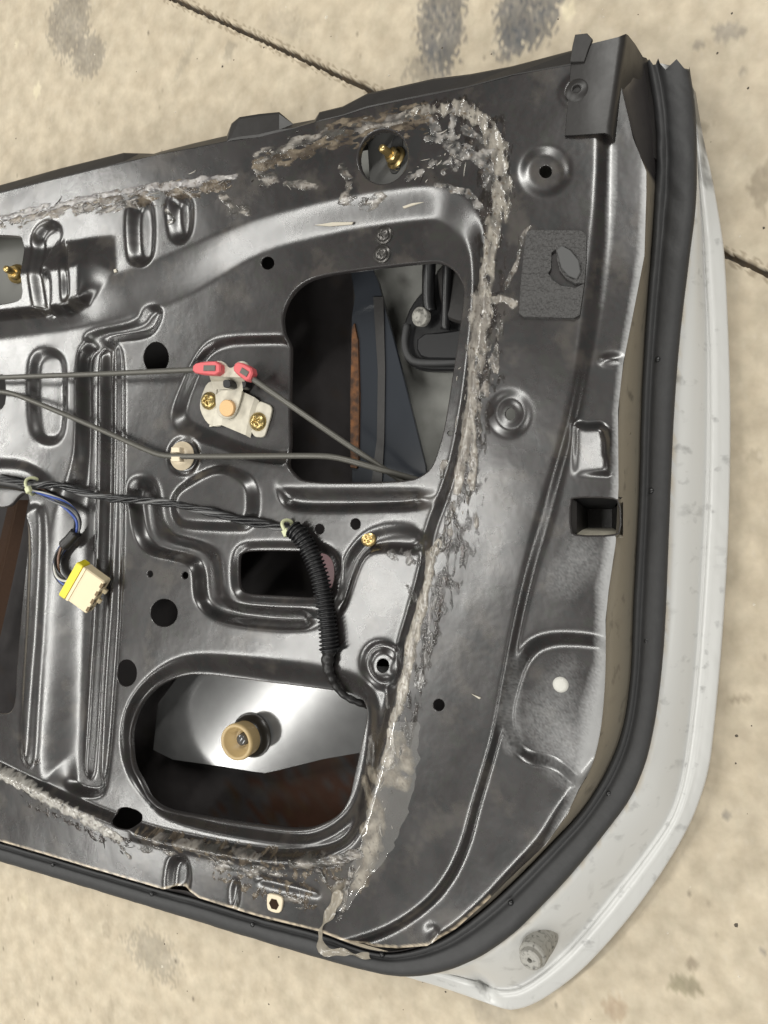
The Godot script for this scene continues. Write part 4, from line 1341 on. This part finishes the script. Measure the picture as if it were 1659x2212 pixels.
func make_sealant() -> void:
	var white := [Color(0.22, 0.20, 0.178), Color(0.40, 0.372, 0.33), Color(0.11, 0.082, 0.056)]
	var grey := [Color(0.09, 0.083, 0.078), Color(0.32, 0.295, 0.265), Color(0.07, 0.052, 0.038)]
	var dust := [Color(0.085, 0.068, 0.052), Color(0.20, 0.165, 0.125), Color(0.05, 0.04, 0.033)]
	var dark := [Color(0.030, 0.025, 0.023), Color(0.075, 0.065, 0.06), Color(0.12, 0.10, 0.085)]
	# dark tacky film first, then the pale bead over it
	goo("tacky_residue", [[[-40, 492, 16], [120, 455, 18], [300, 425, 22], [480, 400, 20]], [[560, 360, 20], [660, 315, 26], [780, 275, 30], [900, 258, 30]]], 0.0004, 0.9, 0.36, dust, M.residue, 1.0, Vector2(0.45, 1.1))
	goo("tacky_residue", [[[900, 250, 26], [1000, 250, 34], [1060, 290, 36], [1070, 400, 34], [1060, 520, 30], [1050, 640, 34], [1045, 800, 36], [1020, 960, 32], [1000, 1080, 34], [985, 1180, 40], [970, 1250, 30], [935, 1330, 26], [905, 1440, 22], [885, 1540, 22], [850, 1640, 24]]], 0.0004, 0.6, 0.20, dark, M.residue, 2.0, Vector2(1.1, 0.4), 0.6)
	goo("tacky_residue", [[[300, 1800, 14], [420, 1835, 18], [560, 1860, 20], [700, 1885, 26], [760, 1900, 26]], [[480, 1890, 20], [560, 1920, 26], [660, 1935, 26]]], 0.0004, 0.9, 0.10, dust, M.residue, 3.0)
	goo("sealant_bead", [[[-40, 488, 6], [0, 473, 9], [60, 458, 9], [150, 437, 9], [250, 417, 8], [350, 402, 11], [440, 390, 10], [510, 381, 6]]], 0.0011, 0.75, 0.42, [Color(0.38, 0.36, 0.345), Color(0.18, 0.172, 0.172), white[2]], M.goo, 4.0, Vector2(0.45, 1.1))
	goo("sealant_smear", [[[170, 452, 10], [250, 446, 14], [300, 440, 8]], [[560, 340, 14], [640, 305, 14], [740, 285, 12], [830, 262, 12], [900, 245, 14]], [[560, 365, 12], [585, 395, 16]], [[740, 360, 8], [755, 390, 10], [740, 430, 12], [790, 440, 14], [830, 425, 8]], [[620, 395, 8], [680, 405, 10]], [[360, 455, 6], [370, 478, 7]], [[480, 420, 8], [500, 450, 10], [540, 455, 10]]], 0.0008, 1.0, 0.24, grey, M.goo, 5.0, Vector2(0.45, 1.1))
	goo("sealant_bead", [[[880, 246, 8], [940, 232, 12], [1000, 236, 16], [1045, 262, 16], [1075, 312, 18], [1085, 370, 20], [1080, 440, 20], [1066, 510, 16], [1054, 580, 15], [1040, 640, 20]]], 0.0010, 0.65, 0.45, [Color(0.34, 0.312, 0.27), Color(0.18, 0.165, 0.148), white[2]], M.goo, 6.0, Vector2(1.1, 0.45))
	goo("sealant_smear", [[[930, 262, 10], [960, 300, 12], [990, 330, 12], [1030, 340, 12], [1060, 330, 12]], [[980, 240, 8], [975, 300, 8], [1000, 280, 8], [1040, 300, 8]], [[920, 300, 6], [960, 305, 6], [1020, 320, 6]], [[925, 355, 8], [950, 342, 8], [990, 355, 10], [960, 372, 6]], [[885, 385, 8], [910, 372, 8]], [[1050, 350, 14], [1060, 400, 12]], [[940, 400, 5], [1010, 415, 8], [1040, 450, 8]]], 0.0009, 0.8, 0.36, [Color(0.12, 0.115, 0.11), Color(0.34, 0.32, 0.30), white[2]], M.goo, 7.0)
	goo("sealant_bead", [[[1040, 630, 20], [1036, 680, 26], [1030, 740, 24], [1022, 800, 20], [1018, 860, 16], [1008, 930, 14], [998, 1000, 14], [988, 1060, 10]], [[1055, 648, 9], [1090, 645, 8], [1108, 655, 9]], [[1050, 560, 6], [1035, 620, 7]], [[1020, 920, 8], [1025, 970, 8], [1018, 1040, 10], [1020, 1055, 7]], [[1060, 780, 6], [1070, 800, 5]]], 0.0011, 0.6, 0.55, white, M.goo, 8.0, Vector2(1.1, 0.45))
	goo("sealant_smear", [[[1090, 620, 6], [1120, 560, 5], [1130, 510, 7], [1145, 490, 4]], [[1080, 700, 8], [1075, 760, 8], [1065, 800, 10], [1045, 850, 10]], [[1010, 1050, 6], [1015, 1085, 5], [1028, 1110, 5], [1028, 1135, 6]], [[980, 1090, 8], [965, 1150, 10], [950, 1180, 9]], [[960, 1000, 8], [955, 1030, 6]], [[1040, 880, 12], [1035, 920, 12]]], 0.0010, 0.9, 0.30, grey, M.goo, 9.0, Vector2(1.1, 0.45))
	goo("sealant_bead", [[[948, 1172, 10], [930, 1200, 14], [924, 1250, 11], [912, 1300, 13], [898, 1350, 15], [888, 1400, 14], [880, 1440, 12], [872, 1480, 13], [862, 1530, 11], [845, 1562, 9]], [[842, 1580, 8], [846, 1615, 13], [836, 1650, 15]]], 0.0012, 0.45, 0.70, [Color(0.29, 0.265, 0.23), Color(0.45, 0.415, 0.36), white[2]], M.goo, 10.0, Vector2(1.1, 0.45))
	goo("sealant_smear", [[[845, 1195, 10], [880, 1200, 14], [905, 1215, 8]], [[880, 1270, 8], [895, 1290, 8]], [[940, 1270, 7], [935, 1320, 7], [925, 1400, 9], [905, 1480, 9]], [[835, 1500, 7], [838, 1525, 6]], [[805, 1600, 14], [800, 1640, 14]]], 0.0010, 0.9, 0.25, [Color(0.12, 0.115, 0.11), Color(0.26, 0.25, 0.24), Color(0.05, 0.045, 0.04)], M.goo, 11.0, Vector2(1.1, 0.45))
	goo("tape_remnant", [[[800, 1672, 16], [850, 1680, 26], [870, 1690, 20]], [[790, 1690, 16], [810, 1740, 22], [815, 1780, 24], [790, 1800, 20]], [[825, 1780, 16], [800, 1830, 26], [790, 1880, 22], [770, 1910, 16], [735, 1920, 20], [725, 1950, 16]], [[860, 1600, 20], [880, 1650, 22]]], 0.0005, 0.5, 0.62, [Color(0.20, 0.172, 0.135), Color(0.36, 0.325, 0.27), Color(0.10, 0.078, 0.058)], M.old_tape, 12.0, Vector2(0.6, 0.6), 0.6)
	goo("sealant_bead", [[[775, 1845, 12], [720, 1860, 14], [660, 1862, 13], [630, 1870, 9]], [[690, 1880, 9], [700, 1900, 7]], [[760, 1880, 8], [740, 1970, 5], [728, 1990, 5]]], 0.0024, 0.6, 0.55, grey, M.goo, 13.0, Vector2(0.45, 1.1))
	goo("sealant_smear", [[[350, 1806, 9], [400, 1815, 10], [440, 1835, 12], [520, 1850, 8], [590, 1862, 8]], [[255, 1820, 5], [280, 1850, 6]], [[300, 1830, 8], [380, 1845, 8]], [[430, 1850, 12], [520, 1880, 14], [600, 1890, 10]], [[600, 1945, 10], [650, 1950, 12]]], 0.0010, 0.9, 0.18, grey, M.goo, 14.0, Vector2(0.45, 1.1))
	goo("sealant_bead", [[[-40, 1655, 14], [10, 1676, 14], [50, 1698, 14], [100, 1728, 13], [150, 1752, 15], [190, 1772, 15], [230, 1796, 13], [262, 1812, 8]]], 0.0012, 0.5, 0.62, [Color(0.36, 0.34, 0.31), Color(0.50, 0.48, 0.44), Color(0.14, 0.115, 0.09)], M.goo, 15.0)
	goo("tacky_residue", [[[60, 1735, 8], [140, 1772, 10], [220, 1812, 10], [300, 1822, 10]], [[55, 1625, 12], [80, 1650, 10]]], 0.0004, 0.8, 0.15, dark, M.residue, 16.0)
	var rng := RandomNumberGenerator.new()
	rng.seed = 77
	for kind in [["pale_strands", Color(0.36, 0.335, 0.30), 170], ["dark_strands", Color(0.035, 0.03, 0.028), 160]]:
		var st := SurfaceTool.new()
		st.begin(Mesh.PRIMITIVE_TRIANGLES)
		for k in kind[2]:
			var run: Array = STRINGS[rng.randi() % STRINGS.size()]
			var q := rng.randi() % (run.size() - 1)
			var f := rng.randf()
			var a := Vector2(run[q][0], run[q][1])
			var b := Vector2(run[q + 1][0], run[q + 1][1])
			var dir := (b - a).normalized()
			var at := a.lerp(b, f) + dir.orthogonal() * rng.randfn(0.0, run[q][2] * 0.55)
			dir = dir.rotated(rng.randfn(0.0, 0.28))
			var len := rng.randf_range(3.0, 9.0) if rng.randf() < 0.75 else rng.randf_range(10.0, 30.0)
			var bend := rng.randfn(0.0, 0.5)
			var pts := PackedVector3Array()
			var ok := true
			for i in 6:
				at += dir * len / 5.0
				dir = dir.rotated(bend / 5.0)
				var w := on_panel(at.x, at.y, 0.0002)
				ok = ok and SOLID[gj(w.z) * NX + gi(w.x)] > 0.001
				pts.append(w)
			if ok:
				var r := rng.randf_range(0.00014, 0.00042)
				add_tube(st, pts, func(t): return r * (0.4 + 1.2 * sin(PI * clampf(t, 0.05, 0.95))), 5, false)
		st.generate_normals()
		var so := put(kind[0], st.commit(), mat(kind[0], kind[1], 0.12), door)
		so.set_meta("kind", "stuff")
	# a loose strip of film hanging over the seal
	var strip := []
	var path := smooth3([on_panel(735, 1925, 0.003), on_panel(712, 1975, 0.004), P(690, 2010, HP + 0.012), P(693, 2042, HP + 0.004), P(705, 2058, HP + 0.001), P(740, 2056, HP + 0.001), P(775, 2064, HP + 0.0015), P(798, 2064, HP + 0.004)], 40)
	for side in 5:
		var row := PackedVector3Array()
		for i in path.size():
			var b := frame(path, i)
			var wd := 0.0042 * (0.7 + 0.4 * sin(i * 0.33) + 0.25 * sin(i * 0.9))
			row.append(path[i] + b.x * wd * (side - 2) * 0.5 + Vector3(0, 0.0009 * sin(side * 2.0 + i * 0.55), 0))
		strip.append(row)
	put("film_strip", sheet(strip), M.film, door)
	# a torn piece of clear film still stuck to the lower corner
	var left := line([[846, 1560, 0], [822, 1650, 0], [800, 1720, 0], [790, 1780, 0], [772, 1850, 0], [742, 1910, 0], [722, 1970, 0]], 46)
	var right := line([[905, 1560, 0], [905, 1640, 0], [885, 1740, 0], [862, 1800, 0], [838, 1850, 0], [795, 1900, 0], [752, 1965, 0]], 46)
	var fr := []
	for k in 15:
		var row := PackedVector3Array()
		for i in 46:
			var q: Vector3 = left[i].lerp(right[i], k / 14.0)
			var w := on_panel(q.x, q.y, 0.0006)
			var cr := n_big.get_noise_2d(w.x * 2.2, w.z * 2.2) + 0.6 * n_big.get_noise_2d(w.x * 4.5 + 3.0, w.z * 4.5)
			if k == 0 or k == 14:
				q.x += 9.0 * n_big.get_noise_2d(i * 0.013, k * 3.0)
				w = on_panel(q.x, q.y, 0.0004)
			row.append(w + Vector3(0, 0.0011 * absf(cr) * sin(PI * k / 14.0), 0))
		fr.append(row)
	put("film_remnant", sheet(fr), M.clear_film, door)

# ------------------------------------------------------------------ small hardware
func screw(parent: Node, at: Vector3, axis: Vector3, r: float, dome: float, mt: Material, turn := 0.3) -> MeshInstance3D:
	var y := axis.normalized()
	var x := y.cross(Vector3(0, 0, 1)).normalized().rotated(y, turn)
	var z := x.cross(y)
	var rows := []
	var sides := 40
	for q in 15:
		var f := q / 14.0
		var ring := PackedVector3Array()
		for k in sides:
			var a := TAU * k / sides
			var px := cos(a) * f
			var pz := sin(a) * f
			var h := dome * sqrt(maxf(0.0, 1.0 - f * f * 0.96))
			var arm := minf(absf(px), absf(pz))
			var far := maxf(absf(px), absf(pz))
			if arm < 0.13 and far < 0.52:
				h -= dome * 0.55 * smoothstep(0.13, 0.08, arm) * smoothstep(0.55, 0.42, far)
			ring.append(at + (x * px + z * pz) * r + y * h)
		rows.append(ring)
	var skirt := PackedVector3Array()
	for k in sides:
		var a := TAU * k / sides
		skirt.append(at + (x * cos(a) + z * sin(a)) * r - y * 0.0008)
	rows.append(skirt)
	rows.reverse()
	return put("screw", sheet(rows, true), mt, parent)

func make_hardware() -> void:
	# bracket with bell crank, in the recess
	var lev := -7.0
	var br := put("bracket", plan_plate([[446, 828], [462, 820], [470, 838], [463, 870], [478, 912], [478, 920], [462, 922], [446, 914], [432, 888], [431, 868], [438, 846]], lev + 2.5, 0.002, 1), M.cream_plate, door)
	put("bracket_web", sheet([to_world([Vector3(452, 922, lev + 1.5), Vector3(462, 866, lev + 1.5), Vector3(474, 830, lev + 1.5)]), to_world([Vector3(478, 918, lev + 5), Vector3(486, 866, lev + 5), Vector3(494, 832, lev + 5)]), to_world([Vector3(530, 940, lev + 5), Vector3(540, 890, lev + 5), Vector3(550, 858, lev + 5)]), to_world([Vector3(541, 946, lev + 2), Vector3(551, 900, lev + 2), Vector3(560, 866, lev + 2)])], false, PackedColorArray(), true), M.cream_plate, br)
	put("bracket_foot", plan_plate([[541, 930], [552, 878], [560, 866], [572, 870], [585, 876], [588, 888], [574, 934], [570, 944], [556, 945], [548, 942]], lev + 2.5, 0.002, 1), M.cream_plate, br)
	# lever with two ears, bent up from the pivot
	var lever := put("lever", plan_plate([[464, 842], [520, 842], [524, 846], [512, 886], [502, 902], [488, 906], [474, 900], [466, 886]], lev + 8.5, 0.002, 1), M.cream_plate, br)
	put("lever_bend", sheet([to_world([Vector3(462, 841, lev + 8.5), Vector3(490, 841, lev + 8.5), Vector3(524, 845, lev + 8.5)]), to_world([Vector3(456, 824, lev + 12), Vector3(490, 824, lev + 12), Vector3(528, 828, lev + 12)]), to_world([Vector3(452, 812, lev + 19), Vector3(490, 813, lev + 19), Vector3(530, 816, lev + 19)])], false, PackedColorArray(), true), M.cream_plate, lever)
	put("lever_ears", plan_plate([[452, 812], [452, 796], [460, 782], [474, 778], [486, 784], [492, 794], [500, 796], [508, 790], [512, 782], [524, 779], [534, 784], [540, 800], [530, 816], [490, 815]], lev + 20.5, 0.0018, 1), M.cream_plate, lever)
	put("return_spring", plan_plate([[481, 820], [497, 820], [498, 834], [494, 838], [486, 838], [481, 834]], lev + 21.0, 0.010, 1), M.black_plastic, lever)
	put("return_spring", plan_plate([[522, 824], [532, 824], [530, 836], [524, 840]], lev + 19.0, 0.010, 0), M.black_plastic, lever)
	put("pivot_pin", lathe([Vector2(0.0, 0.0042), Vector2(0.0070, 0.0042), Vector2(0.0076, 0.0035), Vector2(0.0076, 0.0)], P(494, 882, HP + (lev + 8.5) * 0.001), Vector3(0.1, 1, 0.1), 28, true), M.copper_pin, br)
	screw(br, P(452, 866, HP + (lev + 2.6) * 0.001), Vector3(0.1, 1, 0), 0.0082, 0.0052, M.brass, 0.1)
	screw(br, P(558, 911, HP + (lev + 2.6) * 0.001), Vector3(0.05, 1, 0), 0.0084, 0.0055, M.brass, 0.35)
	# red rod clips
	for q in [[[425, 797], [478, 797], 0.0062], [[514, 793], [545, 813], 0.0062]]:
		var a := P(q[0][0], q[0][1], HP + 0.0165)
		var b := P(q[1][0], q[1][1], HP + 0.0165)
		var x := (b - a).normalized()
		var z := x.cross(Vector3.UP)
		var L := a.distance_to(b)
		var w: float = q[2]
		var o := Transform3D(Basis(x, Vector3.UP, z), a - Vector3(0, 0.004, 0))
		var ol := []
		for p in chaikin([Vector2(-0.002, -w * 0.6), Vector2(L * 0.35, -w), Vector2(L + 0.001, -w), Vector2(L + 0.002, w), Vector2(L * 0.35, w * 0.9), Vector2(-0.002, w * 0.6)], 1, true):
			ol.append(p)
		var cl := put("rod_clip", plate(ol, 0.008, o, 0.0012), M.red_clip, door)
		var sl := []
		for p in [Vector2(L * 0.40, -w * 0.40), Vector2(L * 0.88, -w * 0.40), Vector2(L * 0.88, w * 0.40), Vector2(L * 0.40, w * 0.40)]:
			sl.append(p)
		put("rod_end", plate(sl, 0.0007, Transform3D(o.basis, o.origin + Vector3(0, 0.008, 0)), 0.0003), M.rod_steel, cl)
	# ivory rod guide snapped into the panel
	var gp := on_panel(395, 985, 0.0)
	var rg := put("rod_guide", lathe([Vector2(0.0135, 0.0005), Vector2(0.0135, 0.002), Vector2(0.0095, 0.003), Vector2(0.0095, 0.0055), Vector2(0.0055, 0.006), Vector2(0.0, 0.0055)], gp, Vector3.UP, 26), M.ivory_plastic, door)
	for q in [[380, 972], [380, 992]]:
		put("guide_jaw", plan_plate([[q[0] - 11, q[1] - 6], [q[0] + 7, q[1] - 6], [q[0] + 8, q[1] + 5], [q[0] - 11, q[1] + 5]], 12, 0.011, 0, 0.0006), M.ivory_plastic, rg)
	# screws
	screw(door, on_panel(796, 1164, 0.0003), Vector3(0.1, 1, 0.1), 0.0066, 0.003, M.gold_zinc, 0.4)
	for q in [[829, 508], [825, 549]]:
		var at := on_panel(q[0], q[1], 0.0)
		var s := screw(door, at + Vector3(0, 0.0012, 0), Vector3(0.05, 1, 0), 0.0058, 0.003, M.dark_screw, 0.2)
		put("washer", lathe([Vector2(0.0, 0.0010), Vector2(0.0074, 0.0012), Vector2(0.0078, 0.0006), Vector2(0.0078, -0.0005)], at, Vector3.UP, 28), M.dark_screw, s)
	# plugs: white button on the swelling, square nut in the lower edge
	put("blanking_plug", lathe([Vector2(0.0, 0.0016), Vector2(0.0035, 0.0018), Vector2(0.0052, 0.0012), Vector2(0.006, 0.0)], on_panel(1211, 1479, 0.0), Vector3.UP, 22), mat("plug_white", Color(0.55, 0.54, 0.50), 0.5), door)
	var sq := put("square_nut", plan_plate([[576, 1934], [582, 1930], [606, 1936], [611, 1944], [608, 1968], [600, 1974], [580, 1968], [576, 1960]], 12, 0.003, 1), M.ivory_plastic, door)
	put("nut_bore_shade", lathe([Vector2(0.0, 0.0002), Vector2(0.0038, 0.0002), Vector2(0.0044, 0.0006), Vector2(0.0050, 0.0003)], P(592, 1953, HP + 0.012), Vector3.UP, 6), M.rust_brown, sq)  # flat dark disc in place of the nut's shaded bore
	# textured pad with a tear
	var upper := [[1138, 500], [1150, 497], [1255, 498], [1267, 508], [1266, 560], [1262, 612], [1243, 612], [1222, 600], [1209, 584], [1203, 560], [1201, 538], [1191, 545], [1190, 580], [1184, 590], [1127, 590], [1132, 540]]
	var lower := [[1127, 590.4], [1184, 590.4], [1192, 604], [1212, 617], [1243, 622], [1262, 612.4], [1258, 640], [1252, 680], [1240, 687], [1130, 684], [1121, 676], [1124, 620]]
	var pad := put("foam_pad", plan_plate(upper, 13.2, 0.0038, 0, 0.00003), M.foam_pad, door)
	put("pad_lower_half", plan_plate(lower, 13.2, 0.0038, 0, 0.00003), M.foam_pad, pad)
	put("tear_flap", plan_plate([[1202, 540], [1213, 530], [1232, 540], [1250, 562], [1254, 588], [1246, 603], [1228, 596], [1212, 578]], 15.2, 0.0014, 0, 0.0006), mat("torn_foam", Color(0.085, 0.085, 0.085), 0.8), pad)
	# slivers of pale sealant stuck to the slope
	for f in [[[680, 487], [720, 481], [766, 482], [764, 488], [715, 491]], [[870, 447], [895, 436], [923, 428], [924, 434], [900, 442], [874, 452]], [[1018, 1498], [1040, 1507], [1036, 1510]], [[246, 583], [252, 581], [254, 588], [248, 590]]]:
		var fp := []
		for p in f:
			var w := on_panel(p[0], p[1])
			fp.append(Vector2(w.x, w.z))
		var c0 := on_panel(f[0][0], f[0][1])
		put("sealant_sliver", plate(fp, 0.0011, Transform3D(Basis(), Vector3(0, c0.y - 0.0002, 0)), 0.0003), mat("sliver", Color(0.5, 0.46, 0.38), 0.4), door)
	# rubber buffer on the white rim
	var bp := P(1166, 2034, HP - 0.042)
	var bax := Vector3(-0.12, 1, 0.16)
	put("rubber_buffer", lathe([Vector2(0.0, 0.010), Vector2(0.0018, 0.010), Vector2(0.0020, 0.0238), Vector2(0.0030, 0.0242), Vector2(0.0072, 0.0240), Vector2(0.0086, 0.0230), Vector2(0.0090, 0.0195), Vector2(0.0104, 0.0185), Vector2(0.0112, 0.0170), Vector2(0.0116, 0.008), Vector2(0.0122, 0.0), Vector2(0.0122, -0.010)], bp, bax, 30, true), M.buffer_rubber, door)

func make_rods() -> void:
	var defs := [
		["upper steel linkage rod running from the left edge to the red clip of the bracket", [[-120, 822, 16], [0, 815, 16], [220, 808, 16], [430, 798, 16.5], [450, 797, 16.5]]],
		["bent steel linkage rod held by the ivory guide, crossing below the bracket", [[-120, 840, 8], [0, 846, 10], [25, 849, 11], [60, 862, 12], [190, 916, 12], [320, 974, 10], [345, 983, 10], [372, 986, 9], [500, 986, 8], [690, 984, 6], [730, 988, 3], [800, 1008, -8], [900, 1036, -30], [930, 1046, -40]]],
		["short steel linkage rod sloping from the right red clip down into the big opening", [[530, 806, 16], [545, 818, 15], [600, 856, 12], [700, 926, 2], [800, 994, -14], [870, 1040, -26], [910, 1068, -34]]],
	]
	for d in defs:
		var pts := []
		for p in d[1]:
			pts.append(P(p[0], p[1], HP + p[2] * 0.001))
		var path := smooth3(pts, 70)
		var o := thing("linkage_rod", d[0], "rod", pts[1], "linkage rods of the door lock")
		put("rod", tube(path, 0.0026, 12), M.rod_steel, o)

func wires(parent: Node, path: PackedVector3Array, kinds: Array, spread: float, r: float, turns: float) -> void:
	for k in kinds.size():
		var pts := PackedVector3Array()
		for i in path.size():
			var f := float(i) / (path.size() - 1)
			var b := frame(path, i)
			var a := TAU * (float(k) / kinds.size() + turns * f) + 0.5 * sin(f * 17.0 + k)
			var s := spread * (0.85 + 0.3 * sin(f * 23.0 + k * 2.0))
			pts.append(path[i] + (b.x * cos(a) + b.y * sin(a) * 0.7) * s)
		put("wire", tube(pts, r, 8), M[kinds[k]], parent)

func make_harness() -> void:
	var hn := thing("wiring_harness", "black wiring harness with a ribbed sleeve and a yellow and cream plug", "wiring harness", on_panel(250, 1075))
	var main := []
	for p in [[-120, 1010, 5], [0, 1034, 5], [40, 1044, 6], [75, 1050, 7], [110, 1044, 7], [160, 1054, 7], [230, 1074, 6], [290, 1080, 5], [370, 1088, 5], [450, 1104, 5], [520, 1124, 5], [570, 1132, 5], [615, 1140, 6], [640, 1148, 7]]:
		main.append(on_panel(p[0], p[1], p[2] * 0.001) if p[0] > -100 else P(p[0], p[1], HP + 0.01))
	for i in range(5, 9):
		main[i].y = HP + 0.006
	wires(hn, smooth3(main, 150), ["wire_black", "wire_black", "wire_grey", "wire_black", "wire_black"], 0.0026, 0.0016, 6.0)
	# branch to the plug
	var br := []
	for p in [[-120, 1030, 9], [0, 1042, 8], [60, 1052, 6], [110, 1072, 4], [150, 1092, 4], [172, 1122, 3], [166, 1150, 3], [140, 1178, 3], [122, 1205, 4], [122, 1240, 5], [140, 1262, 6], [152, 1262, 6]]:
		br.append(P(p[0], p[1], HP + p[2] * 0.001))
	var bp := smooth3(br, 110)
	wires(hn, bp, ["wire_black", "wire_blue", "wire_white", "wire_black", "wire_brown", "wire_black", "wire_blue", "wire_grey"], 0.0034, 0.0013, 2.2)
	# tape round the branch
	put("tape_wrap", tube(smooth3([br[6] + Vector3(0.001, 0.002, 0), br[6].lerp(br[7], 0.5) + Vector3(0.002, 0.002, 0), br[7] + Vector3(0.001, 0.002, 0)], 16), 0.0058, 12), M.black_tape, hn)
	put("tape_wrap", tube(smooth3([br[0], br[1], br[2] + Vector3(0, 0.001, 0)], 16), 0.0052, 12), M.black_tape, hn)
	# cable ties
	for q in [[70, 1050, 0.0078], [620, 1140, 0.0060]]:
		var c := on_panel(q[0], q[1], 0.006)
		var ring := PackedVector3Array()
		for k in 25:
			var a := TAU * k / 24.0
			ring.append(c + Vector3(0.002 * sin(a * 2.0), sin(a) * q[2], cos(a) * q[2] * 1.1))
		var tie := put("cable_tie", tube(ring, 0.0016, 8), M.tie_green, hn)
		put("tie_head", plate([Vector2(-0.003, -0.003), Vector2(0.003, -0.003), Vector2(0.003, 0.003), Vector2(-0.003, 0.003)], 0.004, Transform3D(Basis(Vector3.UP, 0.5), c + Vector3(0.002, q[2] - 0.003, 0.004)), 0.0008), M.tie_green, tie)
	# ribbed sleeve
	var cp := []
	for p in [[632, 1142, 8], [650, 1158, 9], [672, 1195, 9], [690, 1240, 9], [700, 1290, 9], [708, 1350, 9], [712, 1408, 9]]:
		cp.append(on_panel(p[0], p[1], 0.009) if p[1] < 1180 or p[1] > 1310 else P(p[0], p[1], HP + 0.006))
	var path := smooth3(cp, 360)
	var st := SurfaceTool.new()
	st.begin(Mesh.PRIMITIVE_TRIANGLES)
	add_tube(st, path, func(t): return (0.0072 if t < 0.97 else 0.0078) + 0.0011 * clampf(sin(t * TAU * 34.0) * 1.6, -1.0, 1.0), 16)
	st.generate_normals()
	put("ribbed_sleeve", st.commit(), M.black_plastic, hn)
	# tail of the harness going into the lower opening
	var tail := []
	for p in [[711, 1400, 8], [707, 1430, 8], [708, 1445, 7], [722, 1480, 2]]:
		tail.append(on_panel(p[0], p[1], 0.006))
	tail.append(P(745, 1505, HP - 0.006))
	tail.append(P(780, 1520, HP - 0.014))
	tail.append(P(815, 1530, HP - 0.03))
	var tp := smooth3(tail, 60)
	var st2 := SurfaceTool.new()
	st2.begin(Mesh.PRIMITIVE_TRIANGLES)
	add_tube(st2, tp, func(t): return lerpf(0.0062, 0.0030, clampf(t * 2.2, 0.0, 1.0)) * (1.0 + 0.10 * sin(t * 60.0)), 12)
	st2.generate_normals()
	put("taped_tail", st2.commit(), M.black_tape, hn)
	# plug
	var x := Vector3(0.76, -0.28, 0.56).normalized()
	var z := x.cross(Vector3.UP).normalized()
	var bs := Basis(x, z.cross(x), z)
	var plug := put("plug", block(Vector3(0.026, 0.012, 0.040), 0.0012), M.connector_cream, hn)
	place(plug, bs, P(190, 1272, HP + 0.010))
	var lock := put("lock_piece", block(Vector3(0.0075, 0.0135, 0.041), 0.001), M.connector_yellow, plug)
	lock.position = Vector3(-0.0165, 0.0002, 0)
	var fl := put("flange", block(Vector3(0.003, 0.0132, 0.0405), 0.0006), M.connector_cream, plug)
	fl.position = Vector3(-0.0105, 0.0003, 0)
	for k in 4:  # dark bronze blocks in place of the plug's shaded openings
		var s := put("slot_shade", block(Vector3(0.0030, 0.0022, 0.0052), 0.0002), M.slot_shade_bronze, plug)
		s.position = Vector3(0.0122, 0.0052, -0.0145 + k * 0.0097)
		var s2 := put("slot_shade", block(Vector3(0.0012, 0.0016, 0.0046), 0.0002), M.slot_shade_bronze, plug)
		s2.position = Vector3(0.0128, 0.0008, -0.0145 + k * 0.0097)
	for k in 2:
		var s := put("latch_key", block(Vector3(0.010, 0.003, 0.005), 0.0006), M.connector_cream, plug)
		s.position = Vector3(0.0115, -0.0045, -0.006 + k * 0.012)

func place(o: MeshInstance3D, bs: Basis, at: Vector3) -> void:
	o.transform = Transform3D(bs, at - (o.get_parent() as Node3D).position)

# box with chamfered edges
func block(s: Vector3, c: float) -> ArrayMesh:
	var h := s * 0.5
	var ol := [Vector2(-h.x + c, -h.z), Vector2(h.x - c, -h.z), Vector2(h.x, -h.z + c), Vector2(h.x, h.z - c), Vector2(h.x - c, h.z), Vector2(-h.x + c, h.z), Vector2(-h.x, h.z - c), Vector2(-h.x, -h.z + c)]
	return plate(ol, s.y, Transform3D(Basis(), Vector3(0, -h.y, 0)), c)
